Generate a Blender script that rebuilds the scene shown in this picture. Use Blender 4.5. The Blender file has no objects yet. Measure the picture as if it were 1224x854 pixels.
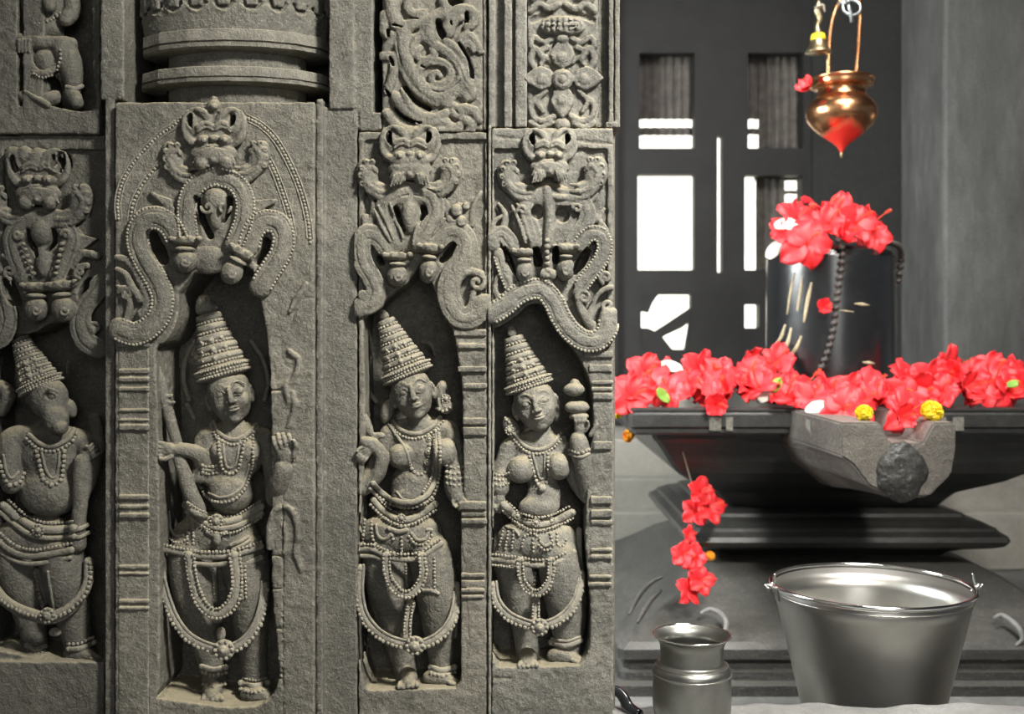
import bpy, bmesh, math, random
import numpy as np
from mathutils import Vector
from mathutils.bvhtree import BVHTree

# ------------------------------------------------------------------ basics
F = 1300.0; CX = 612.0; CY = 400.0; CAMZ = 1.0
D0 = 1.40                       # distance of the carved wall's front plane
S = D0 / F                      # metres per wall unit
scn = bpy.context.scene
COL = scn.collection
rnd = random.Random(7)
nrs = np.random.RandomState(5)

def kk(w): return (D0 - w * S) / D0
def C(px, py, w):
    k = kk(w)
    return (CX + (px - CX) * k, CY + (py - CY) * k, w)
def world_arr(V):
    V = np.asarray(V, dtype=np.float64)
    o = np.empty_like(V)
    o[:, 0] = (V[:, 0] - CX) * S
    o[:, 1] = D0 - V[:, 2] * S
    o[:, 2] = CAMZ + (CY - V[:, 1]) * S
    return o
def W(px, py, d):               # a point seen at px,py at distance d
    return Vector(((px - CX) * d / F, d, CAMZ + (CY - py) * d / F))

def empty(name, loc, label=None, cat=None, group=None, rz=0):
    o = bpy.data.objects.new(name, None); COL.objects.link(o)
    o.location = loc; o.rotation_euler = (0, 0, rz); o.empty_display_size = .02
    if label: o['label'] = label
    if cat: o['category'] = cat
    if group: o['group'] = group
    return o
def tag(o, label=None, cat=None, group=None, kind=None):
    if label: o['label'] = label
    if cat: o['category'] = cat
    if group: o['group'] = group
    if kind: o['kind'] = kind
    return o
ROOT = {}
def root_of(p):
    while p.parent: p = p.parent
    return p
def mesh_obj(name, V, faces, mat, parent=None, smooth=True, local=False):
    """V in world coordinates; stored relative to the top-level parent"""
    V = np.asarray(V, dtype=np.float64)
    if parent is not None and not local:
        V = V - np.array(root_of(parent).location)
    off = None
    if parent is None and not local:
        off = np.array([V[:, 0].mean(), V[:, 1].mean(), V[:, 2].min()])
        V = V - off
    me = bpy.data.meshes.new(name)
    if isinstance(faces, np.ndarray):
        n, q = faces.shape
        me.vertices.add(len(V)); me.vertices.foreach_set('co', V.astype(np.float32).ravel())
        me.loops.add(n * q); me.loops.foreach_set('vertex_index', faces.astype(np.int32).ravel())
        me.polygons.add(n)
        me.polygons.foreach_set('loop_start', np.arange(0, n * q, q, dtype=np.int32))
        me.polygons.foreach_set('loop_total', np.full(n, q, dtype=np.int32))
        me.update(calc_edges=True); me.validate()
    else:
        me.from_pydata([tuple(v) for v in V], [], [tuple(f) for f in faces]); me.update()
    if smooth: me.polygons.foreach_set('use_smooth', np.ones(len(me.polygons), dtype=bool))
    if mat: me.materials.append(mat)
    o = bpy.data.objects.new(name, me); COL.objects.link(o)
    if off is not None: o.location = off
    if parent is not None: o.parent = parent
    return o

# ------------------------------------------------------------------ signed-distance sculpting
def catmull(P, step=3.0):
    P = [np.array(p, dtype=float) for p in P]
    if len(P) < 3:
        n = max(2, int(np.linalg.norm(P[1][:2] - P[0][:2]) / step))
        return [P[0] + (P[1] - P[0]) * i / n for i in range(n + 1)]
    Q = [2 * P[0] - P[1]] + P + [2 * P[-1] - P[-2]]
    out = []
    for i in range(1, len(Q) - 2):
        p0, p1, p2, p3 = Q[i - 1:i + 3]
        n = max(2, int(np.linalg.norm(p2[:3] - p1[:3]) / step))
        for j in range(n):
            t = j / n
            out.append(.5 * (2 * p1 + (p2 - p0) * t + (2 * p0 - 5 * p1 + 4 * p2 - p3) * t * t + (3 * p1 - p0 - 3 * p2 + p3) * t ** 3))
    out.append(P[-1])
    return out

class Sculpt:
    def __init__(s, u0, u1, v0, v1, w0, w1, h=1.4):
        s.h = h; s.o = np.array([u0, v0, w0], float) - 2 * h
        n = [int((b - a) / h) + 5 for a, b in ((u0, u1), (v0, v1), (w0, w1))]
        s.n = n; s.Fd = np.full(n, 50., dtype=np.float32)
        s.ax = [s.o[i] + np.arange(n[i]) * h for i in range(3)]
    def loc(s, lo, hi, pad):
        sl = []
        for i in range(3):
            a = max(0, int((lo[i] - pad - s.o[i]) / s.h)); b = min(s.n[i], int((hi[i] + pad - s.o[i]) / s.h) + 2)
            if b <= a: return None
            sl.append(slice(a, b))
        g = [s.ax[i][sl[i]] for i in range(3)]
        return tuple(sl), g[0][:, None, None].astype(np.float32), g[1][None, :, None].astype(np.float32), g[2][None, None, :].astype(np.float32)
    def put(s, sl, d, op, k):
        A = s.Fd[sl]
        d = d.astype(np.float32)
        if op == 's':
            d = -d
            if k > 0:
                hh = np.clip(.5 - .5 * (A - d) / k, 0, 1)
                s.Fd[sl] = A * (1 - hh) + d * hh + k * hh * (1 - hh)
            else: s.Fd[sl] = np.maximum(A, d)
        else:
            if k > 0:
                hh = np.clip(.5 + .5 * (A - d) / k, 0, 1)
                s.Fd[sl] = A * (1 - hh) + d * hh - k * hh * (1 - hh)
            else: s.Fd[sl] = np.minimum(A, d)
        return s
    def box(s, u0, u1, v0, v1, w0, w1, r=1.5, op='u', k=0):
        q = s.loc((u0, v0, w0), (u1, v1, w1), 4 + k * 2)
        if q is None: return s
        sl, U, V, Wd = q
        a = np.abs(U - (u0 + u1) / 2) - (u1 - u0) / 2 + r
        b = np.abs(V - (v0 + v1) / 2) - (v1 - v0) / 2 + r
        c = np.abs(Wd - (w0 + w1) / 2) - (w1 - w0) / 2 + r
        d = np.sqrt(np.maximum(a, 0) ** 2 + np.maximum(b, 0) ** 2 + np.maximum(c, 0) ** 2) + np.minimum(np.maximum(np.maximum(a, b), c), 0) - r
        return s.put(sl, d, op, k)
    def poly(s, pts, w0, w1, op='u', k=0, r=0.0):
        P = np.array(pts, float)
        q = s.loc((P[:, 0].min(), P[:, 1].min(), w0), (P[:, 0].max(), P[:, 1].max(), w1), 4 + 2 * k)
        if q is None: return s
        sl, U, V, Wd = q
        u = U[:, :, 0]; v = V[:, :, 0]
        uu = np.broadcast_to(u, (u.shape[0], v.shape[1])); vv = np.broadcast_to(v, uu.shape)
        d2 = np.full(uu.shape, 1e9); ins = np.zeros(uu.shape, bool)
        n = len(P)
        for i in range(n):
            a = P[i]; b = P[(i + 1) % n]; e = b - a
            wx = uu - a[0]; wy = vv - a[1]
            t = np.clip((wx * e[0] + wy * e[1]) / (e @ e + 1e-9), 0, 1)
            d2 = np.minimum(d2, (wx - e[0] * t) ** 2 + (wy - e[1] * t) ** 2)
            c = (a[1] > vv) != (b[1] > vv)
            if abs(b[1] - a[1]) > 1e-9:
                ins ^= c & (uu < (b[0] - a[0]) * (vv - a[1]) / (b[1] - a[1]) + a[0])
        d = np.sqrt(d2); d[ins] *= -1
        a = (d + r)[:, :, None]; c = np.abs(Wd - (w0 + w1) / 2) - (w1 - w0) / 2 + r
        dd = np.sqrt(np.maximum(a, 0) ** 2 + np.maximum(c, 0) ** 2) + np.minimum(np.maximum(a, c), 0) - r
        return s.put(sl, dd, op, k)
    def ell(s, px, py, w, rx, ry, rw, ang=0, op='u', k=3):
        c = C(px, py, w); f = kk(w); rx *= f; ry *= f
        R = max(rx, ry)
        q = s.loc((c[0] - R, c[1] - R, c[2] - rw), (c[0] + R, c[1] + R, c[2] + rw), 3 + 2 * k)
        if q is None: return s
        sl, U, V, Wd = q
        ca, sa = math.cos(math.radians(ang)), math.sin(math.radians(ang))
        x = U - c[0]; y = V - c[1]
        a = (x * ca + y * sa); b = (-x * sa + y * ca); z = Wd - c[2]
        k0 = np.sqrt((a / rx) ** 2 + (b / ry) ** 2 + (z / rw) ** 2)
        k1 = np.sqrt((a / rx ** 2) ** 2 + (b / ry ** 2) ** 2 + (z / rw ** 2) ** 2) + 1e-6
        return s.put(sl, k0 * (k0 - 1) / k1, op, k)
    def cap(s, A, B, ra, rb, op='u', k=2, fl=1.0):
        lo = np.minimum(A, B); hi = np.maximum(A, B); R = max(ra, rb)
        Rv = np.array((R, R, R * max(1.0, fl))); q = s.loc(lo - Rv, hi + Rv, 2 + 2 * k)
        if q is None: return s
        sl, U, V, Wd = q
        e = B - A; L = (e @ e) + 1e-9
        x = U - A[0]; y = V - A[1]; z = Wd - A[2]
        t = np.clip((x * e[0] + y * e[1] + z * e[2]) / L, 0, 1)
        d = np.sqrt((x - e[0] * t) ** 2 + (y - e[1] * t) ** 2 + ((z - e[2] * t) / fl) ** 2) - (ra + (rb - ra) * t)
        return s.put(sl, d, op, k)
    def chain(s, pts, op='u', k=2, fl=1.0, r=None, w=None, step=4.0):
        """pts (px,py,w,r); r / w give defaults for shorter tuples"""
        Q = []
        for p in pts:
            if len(p) == 2: Q.append((p[0], p[1], w, r))
            elif len(p) == 3: Q.append((p[0], p[1], w, p[2]))
            else: Q.append(p)
        D = catmull(Q, step)
        for a, b in zip(D[:-1], D[1:]):
            s.cap(np.array(C(*a[:3])), np.array(C(*b[:3])), max(.5, a[3] * kk(a[2])), max(.5, b[3] * kk(b[2])), op, k, fl)
        return s
    def rough(s, amp=.5, cell=7):
        n = [m // max(1, int(cell / s.h)) + 3 for m in s.n]
        G = nrs.rand(*n).astype(np.float32) * 2 - 1
        for ax in range(3):
            t = np.arange(s.n[ax]) / max(1, int(cell / s.h)); i = np.minimum(t.astype(int), n[ax] - 2); f = (t - i).astype(np.float32)
            f = f * f * (3 - 2 * f)
            sh = [1, 1, 1]; sh[ax] = -1; f = f.reshape(sh)
            G = np.take(G, i, axis=ax) * (1 - f) + np.take(G, i + 1, axis=ax) * f
        s.Fd += amp * G
        return s
    def mesh(s):
        Fd = s.Fd
        for ax in range(3):
            sl = [slice(None)] * 3
            for e in (0, -1): sl[ax] = e; Fd[tuple(sl)] = np.maximum(Fd[tuple(sl)], .5)
        In = Fd < 0
        cnt = np.zeros([m - 1 for m in Fd.shape], np.int8)
        offs = [(i, j, k) for i in (0, 1) for j in (0, 1) for k in (0, 1)]
        for o in offs:
            cnt += In[o[0]:In.shape[0] - 1 + o[0], o[1]:In.shape[1] - 1 + o[1], o[2]:In.shape[2] - 1 + o[2]]
        act = (cnt > 0) & (cnt < 8)
        I, J, K = np.nonzero(act)
        idx = np.full(act.shape, -1, np.int32); idx[I, J, K] = np.arange(len(I))
        acc = np.zeros((len(I), 3), np.float32); num = np.zeros(len(I), np.float32)
        for a in offs:
            for ax in range(3):
                if a[ax]: continue
                b = list(a); b[ax] = 1
                fa = Fd[I + a[0], J + a[1], K + a[2]]; fb = Fd[I + b[0], J + b[1], K + b[2]]
                cr = (fa < 0) != (fb < 0)
                t = np.where(cr, fa / np.where(fa == fb, 1, fa - fb), 0)
                p = np.tile(np.array(a, np.float32), (len(I), 1)); p[:, ax] += t
                acc += p * cr[:, None]; num += cr
        V = (np.stack([I, J, K], 1) + acc / num[:, None]) * s.h + s.o
        Q = []
        for ax in range(3):
            b1, b2 = (ax + 1) % 3, (ax + 2) % 3
            sa = [slice(1, -1)] * 3; sb = [slice(1, -1)] * 3
            sa[ax] = slice(0, -1); sb[ax] = slice(1, None)
            A = In[tuple(sa)]; B = In[tuple(sb)]
            for inside in (True, False):
                m = (A & ~B) if inside else (~A & B)
                g = np.stack(np.nonzero(m), 1)
                g[:, b1] += 1; g[:, b2] += 1
                q = []
                for d1, d2 in ((-1, -1), (0, -1), (0, 0), (-1, 0)):
                    h = g.copy(); h[:, b1] += d1; h[:, b2] += d2
                    q.append(idx[h[:, 0], h[:, 1], h[:, 2]])
                if inside: q = q[::-1]
                Q.append(np.stack(q, 1))
        Q = np.concatenate(Q); Q = Q[(Q >= 0).all(1)]
        return V, Q
    def build(s, name, mat, parent, rough=.35):
        if rough: s.rough(rough * 1.1, 9); s.rough(rough * .75, 3.6)
        s.V, s.Q = s.mesh()
        s.Fd = None
        return mesh_obj(name, world_arr(s.V), s.Q, mat, parent)

# ------------------------------------------------------------------ small meshes in wall units
_b = bmesh.new(); bmesh.ops.create_icosphere(_b, subdivisions=2, radius=1)
ICO_V = np.array([v.co[:] for v in _b.verts]); ICO_F = np.array([[v.index for v in f.verts] for f in _b.faces]); _b.free()
class Bits:
    """triangle/quad soup collected into one mesh, wall units"""
    def __init__(s): s.V = []; s.T = []; s.n = 0
    def add(s, V, Fc):
        s.V.append(np.asarray(V, float)); Fc = np.asarray(Fc)
        if Fc.shape[1] == 4: Fc = np.concatenate([Fc[:, [0, 1, 2]], Fc[:, [0, 2, 3]]])
        s.T.append(Fc + s.n); s.n += len(V)
    def ball(s, c, r, sc=(1, 1, 1)):
        s.add(np.array(c) + ICO_V * r * np.array(sc), ICO_F[:, ::-1])
    def tube(s, P, R, seg=8, fl=1.0, twist=0):
        P = np.array(P, float); n = len(P)
        if np.isscalar(R): R = np.full(n, R)
        V = []
        for i in range(n):
            t = P[min(i + 1, n - 1)] - P[max(i - 1, 0)]; t /= np.linalg.norm(t) + 1e-9
            a = np.cross(t, (0, 0, 1)); a /= np.linalg.norm(a) + 1e-9; b = np.cross(a, t)
            for j in range(seg):
                q = 2 * math.pi * j / seg
                V.append(P[i] + R[i] * (math.cos(q) * a + fl * math.sin(q) * b))
        Fc = []
        for i in range(n - 1):
            for j in range(seg):
                k = (j + 1) % seg
                Fc.append((i * seg + j, i * seg + k, (i + 1) * seg + k, (i + 1) * seg + j))
        s.add(V, Fc)
        s.ball(P[0], R[0] * .98); s.ball(P[-1], R[-1] * .98)
    def lathe(s, A, B, prof, seg=40, fl=1.0):
        A = np.array(A, float); B = np.array(B, float); ax = B - A; L = np.linalg.norm(ax); ax /= L
        side = np.cross(ax, (0, 0, 1)); side /= np.linalg.norm(side); fr = np.cross(side, ax)
        if fr[2] < 0: fr = -fr
        V = []; Fc = []
        for t, r in prof:
            for j in range(seg):
                q = 2 * math.pi * j / seg
                V.append(A + ax * L * t + r * (math.cos(q) * side + fl * math.sin(q) * fr))
        for i in range(len(prof) - 1):
            for j in range(seg):
                k = (j + 1) % seg
                Fc.append((i * seg + j, (i + 1) * seg + j, (i + 1) * seg + k, i * seg + k))
        s.add(V, Fc)
        return side, fr, ax * L, A
    def build(s, name, mat, parent):
        V = np.concatenate(s.V); T = np.concatenate(s.T)
        o = mesh_obj(name, world_arr(V), T, mat, parent)
        bm = bmesh.new(); bm.from_mesh(o.data); bmesh.ops.recalc_face_normals(bm, faces=bm.faces); bm.to_mesh(o.data); bm.free()
        return o

class Surf:
    """what the camera-side of a set of sculpts looks like: drapes things on it"""
    def __init__(s, parts):
        V = np.concatenate([p.V for p in parts]); n = 0; Q = []
        for p in parts: Q.append(p.Q + n); n += len(p.V)
        s.t = BVHTree.FromPolygons(V.tolist(), np.concatenate(Q).tolist())
        s.eye = Vector((CX, CY, D0 / S))
    def w(s, px, py, default=-40):
        d = Vector((px, py, 0)) - s.eye; d.normalize()
        h = s.t.ray_cast(s.eye, d)
        return h[0][2] if h[0] is not None else default
    def drape(s, path, lift=0, smooth=3, step=2.5, floor=-60):
        D = catmull([(p[0], p[1], 0 if len(p) < 3 else p[2]) for p in path], step)
        if len(path[0]) > 2: ws = np.array([d[2] for d in D], float)
        else: ws = np.array([max(floor, s.w(d[0], d[1])) for d in D])
        for _ in range(smooth):
            m = ws.copy(); m[1:-1] = (ws[:-2] + 2 * ws[1:-1] + ws[2:]) / 4; ws = np.maximum(m, ws - .6)
        return [C(d[0], d[1], w + lift) for d, w in zip(D, ws)]
def resample(P, sp):
    P = np.array(P); L = np.r_[0, np.cumsum(np.linalg.norm(np.diff(P, axis=0), axis=1))]
    n = max(2, int(L[-1] / sp)); t = np.linspace(0, L[-1], n + 1)
    return np.stack([np.interp(t, L, P[:, i]) for i in range(3)], 1)
def ornament(name, surf, items, mat, parent):
    if name in ('halo_ring', 'beaded_belt') and len(items) > 1:
        for it in items: o = ornament(name, surf, [it], mat, parent)
        return o
    b = Bits()
    for it in items:
        kind = it[0]
        if kind == 't':                   # plain moulded band: path, radius
            _, path, r = it[:3]; lift = it[3] if len(it) > 3 else 0
            b.tube(surf.drape(path, lift), r, fl=.8)
        elif kind == 'b':                 # beads: path, radius, spacing factor
            _, path, r = it[:3]; lift = it[3] if len(it) > 3 else 0
            P = surf.drape(path, lift)
            for p in resample(P, r * 2.05): b.ball(p + nrs.normal(0, r * .1, 3), r * (0.8 + .3 * rnd.random()), (1, .9 + .25 * rnd.random(), 1))
        elif kind == 'm':                 # medallion: centre, radius
            _, (x, y), r = it[:3]; lift = it[3] if len(it) > 3 else 2
            w = (surf.w(x, y) if len(it) < 5 else it[4]) + lift
            c = np.array(C(x, y, w))
            b.ball(c, r, (1, 1, .35)); b.ball(c + (0, 0, r * .3), r * .5, (1, 1, .7)); b.ball(c + (0, 0, r * .5), r * .25)
            n = 10
            for i in range(n):
                a = 2 * math.pi * i / n
                b.ball(c + (math.cos(a) * r * .8, math.sin(a) * r * .8, r * .2), r * .2)
        elif kind == 'o':                 # oval lump: centre, rx, ry
            _, (x, y), rx, ry = it[:4]; w = surf.w(x, y) + (it[4] if len(it) > 4 else 0)
            b.ball(C(x, y, w), 1, (rx, ry, min(rx, ry) * .8))
    return b.build(name, mat, parent)
# ------------------------------------------------------------------ materials
def nt(name):
    m = bpy.data.materials.new(name); m.use_nodes = True
    t = m.node_tree; b = t.nodes['Principled BSDF']
    return m, t, b
def N(t, kind, **kw):
    n = t.nodes.new(kind)
    for k, v in kw.items():
        if k in n.inputs: n.inputs[k].default_value = v
        else: setattr(n, k, v)
    return n
def ramp(t, fac, stops):
    r = t.nodes.new('ShaderNodeValToRGB'); e = r.color_ramp.elements
    while len(e) < len(stops): e.new(.5)
    for el, (p, c) in zip(e, stops): el.position = p; el.color = (c[0], c[1], c[2], 1) if len(c) > 2 else (c[0], c[0], c[0], 1)
    t.links.new(fac, r.inputs[0]); return r.outputs[0]
def mixc(t, fac, a, b, mode='MIX'):
    m = t.nodes.new('ShaderNodeMix'); m.data_type = 'RGBA'; m.blend_type = mode
    if isinstance(fac, (int, float)): m.inputs[0].default_value = fac
    else: t.links.new(fac, m.inputs[0])
    for i, x in ((6, a), (7, b)):
        if isinstance(x, tuple): m.inputs[i].default_value = (*x, 1)
        else: t.links.new(x, m.inputs[i])
    return m.outputs[2]
def mth(t, op, a, b=None, clamp=False):
    m = t.nodes.new('ShaderNodeMath'); m.operation = op; m.use_clamp = clamp
    for i, x in enumerate((a, b)):
        if x is None: continue
        if isinstance(x, (int, float)): m.inputs[i].default_value = x
        else: t.links.new(x, m.inputs[i])
    return m.outputs[0]
def stone(name, dark, mid, light, dust=(.36, .31, .2), dustamt=.55, rough=.7, scale=1.0, speck=.5, bump=.5, coat=0.0, streak=0, edge_wear_halo=0):
    if edge_wear_halo: speck *= .5
    m, t, b = nt(name); L = t.links
    g = t.nodes.new('ShaderNodeNewGeometry'); pos = g.outputs['Position']
    if streak:
        mp = t.nodes.new('ShaderNodeMapping'); mp.inputs['Scale'].default_value = (1, 1, streak); L.new(pos, mp.inputs[0]); vec = mp.outputs[0]
    else: vec = pos
    n1 = N(t, 'ShaderNodeTexNoise', Scale=9 * scale, Detail=6.0, Roughness=.65); L.new(vec, n1.inputs['Vector'])
    n2 = N(t, 'ShaderNodeTexNoise', Scale=70 * scale, Detail=5.0, Roughness=.7); L.new(vec, n2.inputs['Vector'])
    n3 = N(t, 'ShaderNodeTexNoise', Scale=330 * scale, Detail=3.0, Roughness=.7); L.new(pos, n3.inputs['Vector'])
    f = mth(t, 'ADD', mth(t, 'MULTIPLY', n1.outputs[0], .6), mth(t, 'MULTIPLY', n2.outputs[0], .4))
    col = ramp(t, f, [(.33, dark), (.5, mid), (.68, light)])
    n0 = N(t, 'ShaderNodeTexNoise', Scale=3.2 * scale, Detail=5.0, Roughness=.7); L.new(vec, n0.inputs['Vector'])
    stn = ramp(t, n0.outputs[0], [(.42, (1, 1, 1)), (.6, (0, 0, 0))])
    col = mixc(t, mth(t, 'MULTIPLY', stn, .5), col, dark)
    sp = ramp(t, n3.outputs[0], [(.57, (0, 0, 0)), (.66, (1, 1, 1))])
    col = mixc(t, mth(t, 'MULTIPLY', sp, speck), col, (.42, .41, .36))
    dk = ramp(t, n3.outputs[0], [(.34, (1, 1, 1)), (.43, (0, 0, 0))])
    col = mixc(t, mth(t, 'MULTIPLY', dk, .6), col, dark)
    if edge_wear_halo:
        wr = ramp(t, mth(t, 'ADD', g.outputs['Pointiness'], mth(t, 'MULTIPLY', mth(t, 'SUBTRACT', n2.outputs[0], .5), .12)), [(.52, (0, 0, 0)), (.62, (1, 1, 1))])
        col = mixc(t, mth(t, 'MULTIPLY', wr, edge_wear_halo), col, (.4, .375, .31))  # pale edges: wear plus bright edge halos painted into the colour
    if dustamt:
        sx = t.nodes.new('ShaderNodeSeparateXYZ'); L.new(g.outputs['Normal'], sx.inputs[0])
        up = ramp(t, mth(t, 'ADD', sx.outputs[2], mth(t, 'MULTIPLY', mth(t, 'SUBTRACT', n2.outputs[0], .5), .8)), [(.3, (0, 0, 0)), (.85, (1, 1, 1))])
        col = mixc(t, mth(t, 'MULTIPLY', up, dustamt), col, dust)
        L.new(mth(t, 'ADD', mth(t, 'MULTIPLY', up, .25), rough, True), b.inputs['Roughness'])
    else:
        L.new(mth(t, 'ADD', mth(t, 'MULTIPLY', n2.outputs[0], .3), rough - .15, True), b.inputs['Roughness'])
    L.new(col, b.inputs['Base Color'])
    h = mth(t, 'ADD', mth(t, 'MULTIPLY', n2.outputs[0], .7), mth(t, 'MULTIPLY', n3.outputs[0], .3))
    bp = N(t, 'ShaderNodeBump', Strength=bump, Distance=.008 / scale); L.new(h, bp.inputs['Height']); L.new(bp.outputs[0], b.inputs['Normal'])
    b.inputs['Coat Weight'].default_value = coat; b.inputs['Coat Roughness'].default_value = .25
    return m
def plain(name, col, rough=.5, metal=0.0, var=.15, scale=40, bump=.0, coat=0, aniso=0, sss=0, trans=0):
    m, t, b = nt(name); L = t.links
    tc = t.nodes.new('ShaderNodeTexCoord')
    n = N(t, 'ShaderNodeTexNoise', Scale=scale, Detail=4.0); L.new(tc.outputs['Object'], n.inputs['Vector'])
    c = ramp(t, n.outputs[0], [(.3, tuple(x * (1 - var) for x in col)), (.7, tuple(min(1, x * (1 + var)) for x in col))])
    L.new(c, b.inputs['Base Color'])
    b.inputs['Roughness'].default_value = rough; b.inputs['Metallic'].default_value = metal
    b.inputs['Coat Weight'].default_value = coat
    if bump:
        bp = N(t, 'ShaderNodeBump', Strength=bump, Distance=.003); L.new(n.outputs[0], bp.inputs['Height']); L.new(bp.outputs[0], b.inputs['Normal'])
    if aniso: b.inputs['Anisotropic'].default_value = aniso
    return m
M = {}
M['carved'] = stone('carved_chlorite_stone', (.05, .047, .039), (.125, .118, .096), (.215, .2, .162), edge_wear_halo=.45, bump=.7)
M['carved_shaded'] = stone('shaded_stone_left_bay', (.035, .034, .028), (.082, .078, .064), (.135, .127, .104), dustamt=.35, speck=.25, edge_wear_halo=.3, bump=.7)  # left bay's shade painted in as a darker copy of the stone
M['carved_right'] = stone('carved_stone_right_bay', (.055, .053, .046), (.135, .13, .112), (.23, .218, .182), edge_wear_halo=.5, bump=.7)
M['pilaster'] = stone('dressed_pilaster_stone', (.05, .048, .04), (.105, .1, .083), (.165, .155, .128), dustamt=.4, edge_wear_halo=.35, bump=.7)

# ------------------------------------------------------------------ reusable carved motifs
def X(px, w): return CX + (px - CX) * kk(w)
def Y(py, w): return CY + (py - CY) * kk(w)
def pbox(s, x0, x1, y0, y1, wb, wf, r=1.2, op='u', k=0):
    return s.box(X(x0, wf), X(x1, wf), Y(y0, wf), Y(y1, wf), wb, wf, r, op, k)
def ppoly(s, pts, w0, w1, op='s', k=0, r=0.0, ref=None):
    ref = w1 if ref is None else ref
    return s.poly([(X(x, ref), Y(y, ref)) for x, y in pts], w0, w1, op, k, r)
def smoothpoly(pts, step=5): return [(p[0], p[1]) for p in catmull([(a, b, 0) for a, b in pts], step)]
def off_path(path, d):
    P = np.array([(p[0], p[1]) for p in catmull([(q[0], q[1], 0) for q in path], 3)])
    T = np.gradient(P, axis=0); T /= np.linalg.norm(T, axis=1)[:, None] + 1e-9
    return [(x, y) for x, y in P + np.stack([-T[:, 1], T[:, 0]], 1) * d][::3]
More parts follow.
